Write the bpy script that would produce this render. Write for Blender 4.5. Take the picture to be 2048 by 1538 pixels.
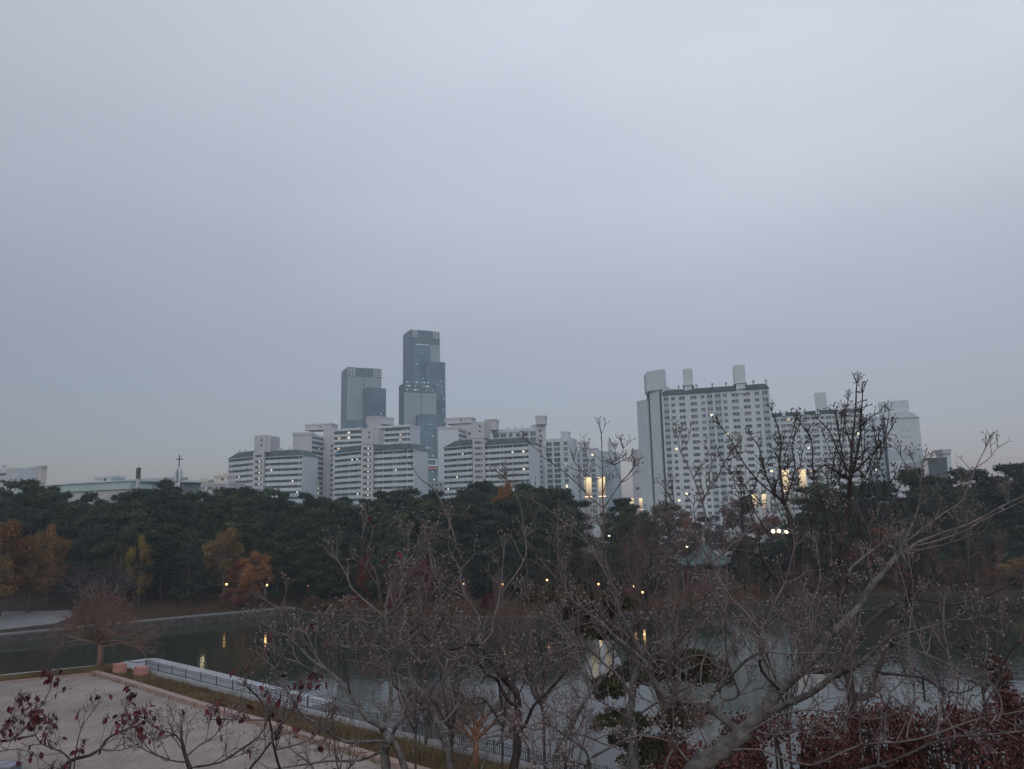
import bpy, math, random
import numpy as np
from mathutils import Vector, Matrix
from mathutils.geometry import delaunay_2d_cdt

for o in list(bpy.data.objects):
    bpy.data.objects.remove(o)
SC = bpy.context.scene
COL = SC.collection
R = math.radians

# ---------------------------------------------------------------- camera
CAM_H = 14.0
FPX = 1540.0                       # focal length in photo pixels (2048 wide)
PITCH, ROLL = R(9.5), R(1.3)
cp, sp, cr, sr = math.cos(PITCH), math.sin(PITCH), math.cos(ROLL), math.sin(ROLL)
FWD = Vector((0, cp, sp))
R0, U0 = Vector((1, 0, 0)), Vector((0, -sp, cp))
RT = R0 * cr - U0 * sr
UP = U0 * cr + R0 * sr
cam_d = bpy.data.cameras.new('camera')
cam = bpy.data.objects.new('camera', cam_d)
COL.objects.link(cam)
m = Matrix((RT, UP, -FWD)).transposed().to_4x4()
m.translation = Vector((0, 0, CAM_H))
cam.matrix_world = m
cam_d.sensor_fit = 'HORIZONTAL'
cam_d.angle = 2 * math.atan(1024 / FPX)
cam_d.clip_start = 0.1
cam_d.clip_end = 20000
SC.camera = cam

# ---------------------------------------------------------------- sky, sun, exposure
SKY_TOP = (0.59, 0.625, 0.69)
SKY_MID = (0.41, 0.39, 0.405)
SKY_LOW = (0.085, 0.060, 0.095)
world = bpy.data.worlds.new('World')
SC.world = world
world.use_nodes = True
nt = world.node_tree
nt.nodes.clear()
N = nt.nodes.new
L = nt.links.new
out = N('ShaderNodeOutputWorld')
sky = N('ShaderNodeTexSky'); sky.sky_type = 'NISHITA'; sky.sun_disc = False
SUN_EL, SUN_AZ = R(32), R(188)
sky.sun_elevation = SUN_EL; sky.sun_rotation = SUN_AZ
sky.dust_density = 2.0
bg1 = N('ShaderNodeBackground'); bg1.inputs[1].default_value = 0.05
L(sky.outputs[0], bg1.inputs[0])
tc = N('ShaderNodeTexCoord')
sep = N('ShaderNodeSeparateXYZ'); L(tc.outputs['Generated'], sep.inputs[0])
ramp = N('ShaderNodeValToRGB'); ramp.color_ramp.interpolation = 'B_SPLINE'
e = ramp.color_ramp.elements
e[0].position = 0.0; e[0].color = (*SKY_LOW, 1)
e[1].position = 0.75; e[1].color = (*SKY_TOP, 1)
x = ramp.color_ramp.elements.new(0.16); x.color = (0.150, 0.122, 0.130, 1)
x = ramp.color_ramp.elements.new(0.38); x.color = (*SKY_MID, 1)
L(sep.outputs['Z'], ramp.inputs[0])
# slow overcast mottling and the brighter side to the right (west)
mp = N('ShaderNodeMapping'); mp.inputs['Scale'].default_value = (1.4, 1.4, 3.2)
L(tc.outputs['Generated'], mp.inputs[0])
nz = N('ShaderNodeTexNoise'); nz.inputs['Scale'].default_value = 1.6
nz.inputs['Detail'].default_value = 3; nz.inputs['Roughness'].default_value = 0.45
L(mp.outputs[0], nz.inputs[0])
mr = N('ShaderNodeMapRange'); mr.inputs[1].default_value = 0.3; mr.inputs[2].default_value = 0.7
mr.inputs[3].default_value = 0.93; mr.inputs[4].default_value = 1.07
L(nz.outputs[0], mr.inputs[0])
mx = N('ShaderNodeMapRange'); mx.inputs[1].default_value = -0.6; mx.inputs[2].default_value = 0.6
mx.inputs[3].default_value = 0.88; mx.inputs[4].default_value = 1.40
L(sep.outputs['X'], mx.inputs[0])
mu = N('ShaderNodeMath'); mu.operation = 'MULTIPLY'
L(mr.outputs[0], mu.inputs[0]); L(mx.outputs[0], mu.inputs[1])
bg2 = N('ShaderNodeBackground')
L(ramp.outputs[0], bg2.inputs[0]); L(mu.outputs[0], bg2.inputs[1])
ad = N('ShaderNodeAddShader')
L(bg1.outputs[0], ad.inputs[0]); L(bg2.outputs[0], ad.inputs[1])
L(ad.outputs[0], out.inputs[0])

sd = bpy.data.lights.new('sun', 'SUN')
sd.energy = 0.3; sd.angle = R(40); sd.color = (1.0, 0.985, 0.97)
sun = bpy.data.objects.new('sun', sd); COL.objects.link(sun)
sdir = Vector((math.sin(SUN_AZ) * math.cos(SUN_EL), math.cos(SUN_AZ) * math.cos(SUN_EL), math.sin(SUN_EL)))
sun.rotation_euler = sdir.to_track_quat('Z', 'Y').to_euler()

SC.view_settings.view_transform = 'Standard'
SC.view_settings.look = 'None'
SC.view_settings.exposure = 0.0
SC.view_settings.gamma = 1.0
SC.render.engine = 'CYCLES'
SC.cycles.volume_bounces = 1
SC.cycles.max_bounces = 6
SC.cycles.transparent_max_bounces = 8

# ---------------------------------------------------------------- geometry of the view
def ray(px, py):
    return FWD + RT * ((px - 1024) / FPX) + UP * ((769 - py) / FPX)

def at(px, py, D):                 # the point seen at a pixel, D metres ahead
    v = ray(px, py)
    v = v * (D / v.y)
    return Vector((v.x, v.y, v.z + CAM_H))

def gp(px, py, z=0.0):             # the point of a level surface seen at a pixel
    v = ray(px, py)
    v = v * ((z - CAM_H) / v.z)
    return Vector((v.x, v.y, z))

def to_px(p):
    v = Vector(p) - Vector((0, 0, CAM_H))
    d = v.dot(FWD)
    return 1024 + FPX * v.dot(RT) / d, 769 - FPX * v.dot(UP) / d

def sstep(a, b, x):
    t = max(0.0, min(1.0, (x - a) / (b - a)))
    return t * t * (3 - 2 * t)

def ground_z(x, y):
    r = math.hypot(x, y)
    near = max(0.0, 8.5 - 0.30 * r)
    far = 4.0 * sstep(130, 190, y) * (1 - sstep(210, 300, y))
    return near + far

# ---------------------------------------------------------------- materials
MATS = {}
def mat(name, col, rough=0.8, var=0.15, scale=3.0, col2=None, bump=0.0, bscale=None, spec=0.3,
        metal=0.0, rnd=0.0, emit=None, estr=0.0, detail=4, coord='Object'):
    if name in MATS: return MATS[name]
    M = bpy.data.materials.new(name); M.use_nodes = True
    t = M.node_tree; b = t.nodes['Principled BSDF']
    b.inputs['Roughness'].default_value = rough
    b.inputs['Metallic'].default_value = metal
    b.inputs['Specular IOR Level'].default_value = spec
    tcn = t.nodes.new('ShaderNodeTexCoord')
    n = t.nodes.new('ShaderNodeTexNoise'); n.inputs['Scale'].default_value = scale
    n.inputs['Detail'].default_value = detail
    t.links.new(tcn.outputs[coord], n.inputs[0])
    c2 = col2 if col2 else tuple(c * (1 - var) for c in col)
    c1 = col if col2 else tuple(min(1, c * (1 + var)) for c in col)
    rp = t.nodes.new('ShaderNodeValToRGB')
    rp.color_ramp.elements[0].position = 0.36; rp.color_ramp.elements[0].color = (*c2, 1)
    rp.color_ramp.elements[1].position = 0.64; rp.color_ramp.elements[1].color = (*c1, 1)
    t.links.new(n.outputs[0], rp.inputs[0])
    src = rp.outputs[0]
    if rnd:
        oi = t.nodes.new('ShaderNodeObjectInfo')
        h = t.nodes.new('ShaderNodeHueSaturation')
        a = t.nodes.new('ShaderNodeMapRange')
        a.inputs[3].default_value = 1 - rnd; a.inputs[4].default_value = 1 + rnd
        t.links.new(oi.outputs['Random'], a.inputs[0])
        t.links.new(a.outputs[0], h.inputs['Value'])
        a2 = t.nodes.new('ShaderNodeMapRange')
        a2.inputs[3].default_value = 0.493; a2.inputs[4].default_value = 0.506
        t.links.new(oi.outputs['Random'], a2.inputs[0])
        t.links.new(a2.outputs[0], h.inputs['Hue'])
        t.links.new(src, h.inputs['Color']); src = h.outputs[0]
    t.links.new(src, b.inputs['Base Color'])
    if bump:
        n2 = t.nodes.new('ShaderNodeTexNoise'); n2.inputs['Scale'].default_value = bscale or scale * 4
        n2.inputs['Detail'].default_value = 5
        t.links.new(tcn.outputs[coord], n2.inputs[0])
        bm_ = t.nodes.new('ShaderNodeBump'); bm_.inputs['Strength'].default_value = bump
        bm_.inputs['Distance'].default_value = 0.05
        t.links.new(n2.outputs[0], bm_.inputs['Height'])
        t.links.new(bm_.outputs[0], b.inputs['Normal'])
    if emit:
        b.inputs['Emission Color'].default_value = (*emit, 1)
        b.inputs['Emission Strength'].default_value = estr
    MATS[name] = M
    return M

WHITE = mat('painted_concrete', (0.46, 0.525, 0.57), 0.85, 0.045, 0.35, detail=6)
CURT = mat('curtained_glass', (.17, .19, .20), .5, .3, .5)
PINKW = mat('pinkish_concrete', (0.415, 0.425, 0.46), 0.85, 0.06, 0.12)
GREYW = mat('grey_concrete', (0.40, 0.41, 0.43), 0.85, 0.08, 0.12)
CREAM = mat('cream_wall', (0.50, 0.47, 0.435), 0.85, 0.06, 0.12)
BLUEW = mat('blue_tinted_wall', (0.33, 0.41, 0.465), 0.8, 0.06, 0.12)
TEALR = mat('dark_teal_roof', (0.045, 0.075, 0.082), 0.7, 0.2, 0.3)
GLASS = mat('window_glass', (0.085, 0.115, 0.13), 0.3, 0.6, 0.5, col2=(0.030, 0.048, 0.058), spec=0.5, detail=3)
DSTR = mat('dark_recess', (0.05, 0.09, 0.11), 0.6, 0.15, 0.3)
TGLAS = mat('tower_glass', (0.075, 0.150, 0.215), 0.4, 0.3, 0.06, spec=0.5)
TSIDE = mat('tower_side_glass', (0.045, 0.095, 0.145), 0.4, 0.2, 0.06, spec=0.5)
TPAN = mat('tower_panel', (0.235, 0.30, 0.335), 0.7, 0.05, 0.05)
TTOP = mat('tower_crown_panel', (0.085, 0.14, 0.18), 0.6, 0.08, 0.05)
LITW = mat('lit_window', (0.8, 0.8, 0.7), 0.5, 0.0, emit=(1.0, 0.90, 0.66), estr=.8)
LITC = mat('cool_lit_window', (0.8, 0.8, 0.8), 0.5, 0.0, emit=(0.85, 0.95, 1.0), estr=.55)
LITD = mat('dim_lit_window', (.6, .7, .75), 0.5, 0.0, emit=(.7, .9, 1.0), estr=.18)
LITO = mat('warm_lit_window', (0.8, 0.7, 0.5), 0.5, 0.0, emit=(1.0, 0.62, 0.32), estr=0.32)
LATT = mat('crown_lattice', (0.75, 0.80, 0.84), 0.6, 0.05)

# ---------------------------------------------------------------- object helpers
def link(name, me, parent=None, loc=None, mats=None):
    o = bpy.data.objects.new(name, me)
    COL.objects.link(o)
    if mats:
        for mm in (mats if isinstance(mats, (list, tuple)) else [mats]):
            me.materials.append(mm)
    if parent is not None: o.parent = parent
    if loc is not None: o.location = loc
    return o

def thing(name, label, cat, loc=(0, 0, 0), group=None):
    o = bpy.data.objects.new(name, None); COL.objects.link(o)
    o.location = loc; o.empty_display_size = 0.5
    o['label'] = label; o['category'] = cat
    if group: o['group'] = group
    return o

def tag(o, label=None, cat=None, group=None, kind=None):
    if label: o['label'] = label
    if cat: o['category'] = cat
    if group: o['group'] = group
    if kind: o['kind'] = kind
    return o

class MB:
    def __init__(s): s.v = []; s.f = []; s.m = []; s.cm = 0
    def add(s, vs, fs):
        k = len(s.v); s.v += [tuple(v) for v in vs]
        for f in fs:
            s.f.append(tuple(i + k for i in f)); s.m.append(s.cm)
    def hexa(s, b, t):             # two quads
        s.add(list(b) + list(t), [(3, 2, 1, 0), (4, 5, 6, 7), (0, 1, 5, 4), (1, 2, 6, 5), (2, 3, 7, 6), (3, 0, 4, 7)])
    def box(s, x0, x1, y0, y1, z0, z1):
        s.hexa([(x0, y0, z0), (x1, y0, z0), (x1, y1, z0), (x0, y1, z0)],
               [(x0, y0, z1), (x1, y0, z1), (x1, y1, z1), (x0, y1, z1)])
    def tube(s, pts, rad, n=6, cap=True):
        pts = [Vector(p) for p in pts]
        k = len(s.v); m_ = len(pts)
        a = (pts[1] - pts[0]).normalized()
        ref = Vector((0, 0, 1)) if abs(a.z) < 0.9 else Vector((1, 0, 0))
        u = a.cross(ref).normalized()
        for i, p in enumerate(pts):
            d = (pts[min(i + 1, m_ - 1)] - pts[max(i - 1, 0)])
            if d.length < 1e-9: d = a
            d.normalize()
            u = (u - d * u.dot(d))
            if u.length < 1e-6: u = d.orthogonal()
            u.normalize(); w = d.cross(u)
            r = rad[i] if isinstance(rad, (list, tuple)) else rad
            for j in range(n):
                an = 2 * math.pi * j / n
                q = p + (u * math.cos(an) + w * math.sin(an)) * r
                s.v.append((q.x, q.y, q.z))
        for i in range(m_ - 1):
            for j in range(n):
                j2 = (j + 1) % n
                s.f.append((k + i * n + j, k + i * n + j2, k + (i + 1) * n + j2, k + (i + 1) * n + j)); s.m.append(s.cm)
        if cap:
            s.f.append(tuple(k + j for j in reversed(range(n)))); s.m.append(s.cm)
            s.f.append(tuple(k + (m_ - 1) * n + j for j in range(n))); s.m.append(s.cm)
    def octa(s, c, r, h=None, d=Vector((0, 0, 1))):
        h = h or r
        u = d.orthogonal().normalized(); w = d.cross(u)
        vs = [c - d * h] + [c + (u * math.cos(a) + w * math.sin(a)) * r for a in (0, 1.257, 2.513, 3.77, 5.027)] + [c + d * h]
        s.add(vs, [(0, i % 5 + 1, (i - 1) % 5 + 1) for i in range(1, 6)] + [(6, (i - 1) % 5 + 1, i % 5 + 1) for i in range(1, 6)])
    def mesh(s, name, smooth=False):
        me = bpy.data.meshes.new(name)
        me.from_pydata(s.v, [], s.f)
        if smooth: me.polygons.foreach_set('use_smooth', [True] * len(s.f))
        if s.cm or any(s.m): me.polygons.foreach_set('material_index', s.m)
        me.update()
        return me
    def build(s, name, mats, parent=None, loc=None, smooth=False):
        return link(name, s.mesh(name, smooth), parent, loc, mats)

def quads_mesh(name, verts, nper=4):     # numpy (n*nper,3) -> n faces
    n = len(verts) // nper
    me = bpy.data.meshes.new(name)
    me.vertices.add(n * nper); me.vertices.foreach_set('co', verts.astype(np.float32).ravel())
    me.loops.add(n * nper); me.loops.foreach_set('vertex_index', np.arange(n * nper, dtype=np.int32))
    me.polygons.add(n)
    me.polygons.foreach_set('loop_start', np.arange(0, n * nper, nper, dtype=np.int32))
    me.polygons.foreach_set('loop_total', np.full(n, nper, dtype=np.int32))
    me.update(calc_edges=True)
    return me

# ---------------------------------------------------------------- ground, pond, plaza
GROUND = mat('leafy_ground', (0.026, 0.022, 0.016), 0.95, 0.3, 0.25, col2=(0.045, 0.031, 0.022), bump=0.6, bscale=6, spec=0.1)
PAVE = mat('plaza_paving', (0.242, 0.205, 0.186), 0.85, 0.10, 0.5, bump=0.15, bscale=8, spec=0.2)
PATHM = mat('pale_path', (0.15, 0.15, 0.155), 0.85, 0.12, 0.4, bump=0.2, spec=0.2)
SANDM = mat('tan_path', (0.30, 0.25, 0.21), 0.9, 0.12, 0.2, bump=0.2, spec=0.1)
KERB = mat('pink_granite', (0.25, 0.18, 0.16), 0.8, 0.12, 2.0, bump=0.2)
STONE = mat('pale_granite', (0.28, 0.29, 0.31), 0.8, 0.10, 0.8, bump=0.2)
DSTONE = mat('dark_bank_stone', (0.060, 0.055, 0.052), 0.9, 0.35, 1.2, bump=0.6, bscale=5)
COPE = mat('bank_coping', (0.100, 0.104, 0.104), 0.85, 0.15, 0.6, bump=0.3)

near_a, near_b = gp(228, 1327), gp(970, 1514)
ndir = (near_b - near_a).normalized()
near_end = near_a + ndir * 115
pond_px = [(-500, 1400), (0, 1350), (120, 1338)]
P = [gp(*q) for q in pond_px] + [near_a + ndir * k for k in range(0, 116, 5)]
P += [Vector((62, 5, 0)), Vector((95, 45, 0)), Vector((110, 90, 0))]
far_px = [(2600, 1175), (2300, 1180), (2048, 1183), (1900, 1186), (1780, 1189), (1700, 1193), (1600, 1200), (1520, 1205), (1400, 1215), (1300, 1226),
          (1200, 1231), (1100, 1233), (980, 1236), (850, 1237), (760, 1235), (700, 1232), (650, 1230), (610, 1226), (592, 1217),
          (450, 1230), (300, 1244), (150, 1259), (0, 1273), (-200, 1293), (-500, 1322)]
P += [gp(*q) for q in far_px]
pond = [(p.x, p.y) for p in P]

def inside(x, y, poly=pond):
    c = False; n = len(poly); j = n - 1
    for i in range(n):
        xi, yi = poly[i]; xj, yj = poly[j]
        if (yi > y) != (yj > y) and x < (xj - xi) * (y - yi) / (yj - yi) + xi: c = not c
        j = i
    return c

def seg_d(x, y, poly=pond):
    best = 1e9
    for i in range(len(poly)):
        ax, ay = poly[i - 1]; bx, by = poly[i]
        dx, dy = bx - ax, by - ay
        t = max(0, min(1, ((x - ax) * dx + (y - ay) * dy) / (dx * dx + dy * dy + 1e-9)))
        best = min(best, math.hypot(x - ax - t * dx, y - ay - t * dy))
    return best

pts = [Vector(p) for p in pond]
edges = [(i, (i + 1) % len(pond)) for i in range(len(pond))]
rg = random.Random(3)
def axis(a, b, s): return [a + i * s for i in range(int((b - a) / s) + 1)]
for gx in axis(-60, 60, 3):
    for gy in axis(-30, 66, 3):
        if not inside(gx, gy) and seg_d(gx, gy) > 1.2: pts.append(Vector((gx, gy)))
for gx in axis(-240, 260, 9):
    for gy in axis(-60, 330, 9):
        if abs(gx) <= 61 and -31 <= gy <= 67: continue
        if not inside(gx, gy) and seg_d(gx, gy) > 2.5: pts.append(Vector((gx, gy)))
for an in range(0, 360, 10):
    for rr in (600, 1200, 3000, 7000):
        pts.append(Vector((rr * math.cos(R(an)), 100 + rr * math.sin(R(an)))))
res = delaunay_2d_cdt(pts, edges, [], 0, 0.001)
gv = [(p.x, p.y, ground_z(p.x, p.y)) for p in res[0]]
gf = []
for f in res[2]:
    cx = sum(res[0][i].x for i in f) / len(f); cy = sum(res[0][i].y for i in f) / len(f)
    if not inside(cx, cy): gf.append(tuple(f))
me = bpy.data.meshes.new('ground'); me.from_pydata(gv, [], gf); me.update()
tag(link('ground', me, mats=GROUND), kind='structure')

# water
W = bpy.data.materials.new('pond_water'); W.use_nodes = True
t = W.node_tree; b = t.nodes['Principled BSDF']
b.inputs['Base Color'].default_value = (0.022, 0.028, 0.020, 1)
b.inputs['Roughness'].default_value = 0.045
b.inputs['IOR'].default_value = 1.36
tcn = t.nodes.new('ShaderNodeTexCoord')
mpn = t.nodes.new('ShaderNodeMapping'); mpn.inputs['Scale'].default_value = (1, 1, 1)
t.links.new(tcn.outputs['Object'], mpn.inputs[0])
n1 = t.nodes.new('ShaderNodeTexNoise'); n1.inputs['Scale'].default_value = 1.6; n1.inputs['Detail'].default_value = 4
n2 = t.nodes.new('ShaderNodeTexNoise'); n2.inputs['Scale'].default_value = 0.06; n2.inputs['Detail'].default_value = 1
t.links.new(mpn.outputs[0], n1.inputs[0]); t.links.new(mpn.outputs[0], n2.inputs[0])
r2 = t.nodes.new('ShaderNodeMapRange'); r2.inputs[1].default_value = 0.4; r2.inputs[2].default_value = 0.65
r2.inputs[3].default_value = 0.12; r2.inputs[4].default_value = 0.38
t.links.new(n2.outputs[0], r2.inputs[0])
bp = t.nodes.new('ShaderNodeBump'); bp.inputs['Distance'].default_value = 0.05
t.links.new(r2.outputs[0], bp.inputs['Strength'])
t.links.new(n1.outputs[0], bp.inputs['Height'])
t.links.new(bp.outputs[0], b.inputs['Normal'])
cx = sum(p[0] for p in pond) / len(pond); cy = sum(p[1] for p in pond) / len(pond)
me = bpy.data.meshes.new('pond_water')
me.from_pydata([(x, y, -0.9) for x, y in pond], [], [tuple(range(len(pond)))]); me.update()
tag(link('pond_water', me, mats=W), kind='structure')

def strip_wall(line, z0, z1, th, out=0.0):     # wall of thickness th along a plan polyline (to its right side)
    mb = MB()
    n = len(line)
    L_, R_ = [], []
    for i in range(n):
        a = Vector(line[max(i - 1, 0)]).to_2d(); c = Vector(line[min(i + 1, n - 1)]).to_2d()
        d = (c - a).normalized(); nn = Vector((d.y, -d.x))
        p = Vector(line[i]).to_2d()
        L_.append(p - nn * out); R_.append(p + nn * th)
    for i in range(n - 1):
        mb.hexa([(L_[i].x, L_[i].y, z0), (L_[i + 1].x, L_[i + 1].y, z0), (R_[i + 1].x, R_[i + 1].y, z0), (R_[i].x, R_[i].y, z0)],
                [(L_[i].x, L_[i].y, z1), (L_[i + 1].x, L_[i + 1].y, z1), (R_[i + 1].x, R_[i + 1].y, z1), (R_[i].x, R_[i].y, z1)])
    return mb

# far banks (line runs with the water on its left or right; wall sits on the land side)
def idx(px): return pond.index((gp(*px).x, gp(*px).y))
i_prom, i_left, i_rt = idx((592, 1217)), idx((-500, 1322)), idx((2600, 1175))
left_bank = pond[i_prom:i_left + 1]
far_bank = pond[i_rt:i_prom + 1]
bw = thing('stone_embankment', 'straight dark stone embankment with pale coping along the left shore of the pond', 'embankment', (0, 0, 0))
strip_wall(left_bank, -1.5, 0.02, 0.5).build('wall', DSTONE, bw)
strip_wall(left_bank, 0.02, 0.22, 0.55, 0.05).build('coping', COPE, bw)
bw = thing('stone_embankment', 'low rounded dark stone edge of the wooded far shore beyond the pond', 'embankment', (0, 0, 0))
strip_wall(far_bank, -1.5, 0.02, 0.4).build('wall', mat('wet_dark_stone', (.028, .026, .024), .9, .35, 1.2, bump=.5), bw)
strip_wall(far_bank, 0.02, 0.10, 0.4, 0.04).build('coping', mat('mossy_stone', (.045, .042, .034), .9, .3, 2), bw)
near_line = pond[:3] + [(p.x, p.y) for p in [near_a + ndir * k for k in range(0, 116, 5)]]
bw = thing('stone_embankment', 'stone wall holding the grassy near shore beside the plaza', 'embankment', (0, 0, 0))
strip_wall(near_line, -1.5, 0.03, 0.35).build('wall', STONE, bw)

def sheet(name, poly, z, m_):
    me = bpy.data.meshes.new(name)
    me.from_pydata([(p[0], p[1], z) for p in poly], [], [tuple(range(len(poly)))]); me.update()
    o = link(name, me, mats=m_); tag(o, kind='structure'); return o

_t = PAVE.node_tree; _b = _t.nodes['Principled BSDF']; _src = _b.inputs['Base Color'].links[0].from_socket
_bk = _t.nodes.new('ShaderNodeTexBrick'); _bk.inputs['Scale'].default_value = 1.0; _bk.inputs['Brick Width'].default_value = 1.2; _bk.inputs['Row Height'].default_value = .6; _bk.inputs['Mortar Size'].default_value = .018
_bk.inputs['Color1'].default_value = (1, 1, 1, 1); _bk.inputs['Color2'].default_value = (.86, .87, .88, 1); _bk.inputs['Mortar'].default_value = (.62, .6, .6, 1)
_mp = _t.nodes.new('ShaderNodeMapping'); _mp.inputs['Rotation'].default_value = (0, 0, -.7); _tc = _t.nodes.new('ShaderNodeTexCoord')
_n = _t.nodes.new('ShaderNodeTexNoise'); _n.inputs['Scale'].default_value = .12; _n.inputs['Detail'].default_value = 6
_r = _t.nodes.new('ShaderNodeMapRange'); _r.inputs[1].default_value = .35; _r.inputs[2].default_value = .65; _r.inputs[3].default_value = .80; _r.inputs[4].default_value = 1.12
_m = _t.nodes.new('ShaderNodeMix'); _m.data_type = 'RGBA'; _m.blend_type = 'MULTIPLY'; _m.inputs[0].default_value = 1
_m2 = _t.nodes.new('ShaderNodeMix'); _m2.data_type = 'RGBA'; _m2.blend_type = 'MULTIPLY'; _m2.inputs[0].default_value = 1
for a_, b_ in ((_tc.outputs['Object'], _mp.inputs[0]), (_mp.outputs[0], _bk.inputs[0]), (_tc.outputs['Object'], _n.inputs[0]), (_n.outputs[0], _r.inputs[0]), (_src, _m.inputs[6]), (_bk.outputs[0], _m.inputs[7]), (_m.outputs[2], _m2.inputs[6]), (_r.outputs[0], _m2.inputs[7]), (_m2.outputs[2], _b.inputs['Base Color'])): _t.links.new(a_, b_)
# path along the left bank and the pale pavement behind it
lb = [Vector((*p, 0)) for p in left_bank]
nrm = Vector((lb[-1] - lb[0]).yx).normalized()
def off(p, d):
    dd = (lb[-1] - lb[0]).normalized(); nn = Vector((dd.y, -dd.x, 0)); return (p[0] + nn.x * d, p[1] + nn.y * d)
sheet('waterside_path', [off(p, 0.56) for p in lb] + [off(p, 3.4) for p in reversed(lb)], 0.03, COPE)
sheet('pavement', [tuple(gp(*q).xy) for q in ((-300, 1287), (0, 1260), (110, 1247), (150, 1232), (128, 1210), (60, 1206), (-300, 1228))], 0.02, PATHM)
sheet('upper_path', [tuple(gp(*q).xy) for q in ((-300, 1222), (0, 1200), (130, 1196), (128, 1192), (0, 1193), (-300, 1208))], 0.026, SANDM)
# pale lakeside clearing seen on the right
rp_ = [(1320, 1150), (1450, 1158), (1600, 1156), (1750, 1150), (1850, 1146), (1850, 1138), (1700, 1136), (1600, 1131), (1500, 1130), (1400, 1138)]
me = bpy.data.meshes.new('lakeside_path')
me.from_pydata([(*gp(px, py).xy, 0.0) for px, py in rp_], [], [tuple(range(len(rp_)))]); me.update()
for v in me.vertices: v.co.z = ground_z(v.co.x, v.co.y) + 0.35
tag(link('lakeside_path', me, mats=mat('pale_clearing', (0.22, 0.20, 0.195), 0.9, 0.1, 0.1)), kind='structure')

# plaza with kerbs
k1 = [gp(-600, 1425), gp(0, 1368), gp(183, 1350)]
k2 = [gp(183, 1350), gp(254, 1371), gp(381, 1412), gp(518, 1452), gp(622, 1486)]
kd = (k2[-1] - k2[1]).normalized()
k2.append(k2[-1] + kd * 16)
def plan(l): return [(p.x, p.y) for p in l]
poly = plan(k1) + plan(k2[1:]) + [(-6, 27), (-20, 24), (-34, 22), (-60, 20)]
sheet('plaza', poly, 0.03, PAVE)
kb = thing('plaza_kerb', 'raised pink granite kerb edging the plaza beside the dry grass', 'kerb', (0, 0, 0))
mb = strip_wall(list(reversed(plan(k2))), -0.05, 0.34, 0.55); mb.build('kerb_stone', KERB, kb)
strip_wall(list(reversed(plan(k1))), -0.05, 0.16, 0.4).build('kerb_stone', KERB, kb)
kd1 = (k1[-1] - k1[0]).normalized()

# verge of dry grass
rg = random.Random(11)
def blades(name, label, area, n, hgt, cols, seed):
    rs = np.random.RandomState(seed); V = []
    xs = [p[0] for p in area]; ys = [p[1] for p in area]; k = 0
    mats_ = cols
    pts_ = []
    while len(pts_) < n:
        x = rs.uniform(min(xs), max(xs)); y = rs.uniform(min(ys), max(ys))
        if inside(x, y, area):
            if rs.rand() < 0.35 + 0.65 * (math.sin(x * 1.3) * math.cos(y * 1.7) > -0.2): pts_.append((x, y))
    for x, y in pts_:
        for j in range(3):
            a = rs.uniform(0, 6.28); h = hgt * rs.uniform(0.5, 1.3); w = 0.035
            lx, ly = rs.normal(0, 0.3 * h, 2)
            c, s_ = math.cos(a) * w, math.sin(a) * w
            ox, oy = rs.normal(0, .08, 2)
            z = ground_z(x, y)
            V += [(x + ox - c, y + oy - s_, z), (x + ox + c, y + oy + s_, z), (x + ox + lx, y + oy + ly, z + h)]
    me = quads_mesh(name, np.array(V), 3)
    return tag(link(name, me, mats=cols), label, None, None, 'stuff')
DRYG = mat('dry_grass', (0.17, 0.13, 0.06), 0.9, 0.2, 0.35, col2=(0.10, 0.062, 0.03), detail=3)
nn_ = Vector((ndir.y, -ndir.x))      # to the land side
va = [tuple((near_a + ndir * k).xy - Vector((-nn_.x, -nn_.y)) * 0.7) for k in (0, 20, 40, 60)]
area = [va[0], va[1], va[2], va[3], tuple(k2[-1].xy), tuple(k2[-2].xy), tuple(k2[3].xy), tuple(k2[1].xy), tuple(k2[0].xy)]
blades('dry_grass', 'straw coloured dry grass on the verge between kerb and railing', area, 9000, 0.30, DRYG, 5)
area = [tuple(gp(*q).xy) for q in ((-100, 1363), (-100, 1372), (0, 1364), (180, 1347), (225, 1331), (120, 1342))]
blades('dry_grass', 'thin band of rusty grass between plaza edge and water', area, 1800, 0.22, DRYG, 6)
RUST = mat('rusty_groundcover', (0.10, 0.045, 0.028), 0.95, 0.3, 0.3, col2=(0.055, 0.05, 0.025))
area = [tuple(gp(*q).xy) for q in ((612, 1222), (700, 1229), (850, 1233), (1100, 1230), (1290, 1222), (1290, 1208), (1000, 1208), (700, 1205), (605, 1205))]
blades('groundcover', 'rusty low growth on the bank under the pines', area, 9000, 0.75, RUST, 7)
area = [tuple(gp(*q).xy) for q in ((150, 1253), (300, 1239), (590, 1210), (590, 1195), (300, 1205), (160, 1222))]
area2 = [tuple(gp(*q).xy) for q in ((1310, 1221), (1480, 1205), (1700, 1189), (2048, 1179), (2100, 1178), (2100, 1160), (1850, 1163), (1600, 1170), (1400, 1186), (1300, 1200))]
blades('groundcover', 'rusty and brown low growth along the right far shore', area2, 11000, 0.8, RUST, 9)
blades('groundcover', 'brown leaf litter and low growth behind the left embankment', area, 7000, 0.4, RUST, 8)

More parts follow.
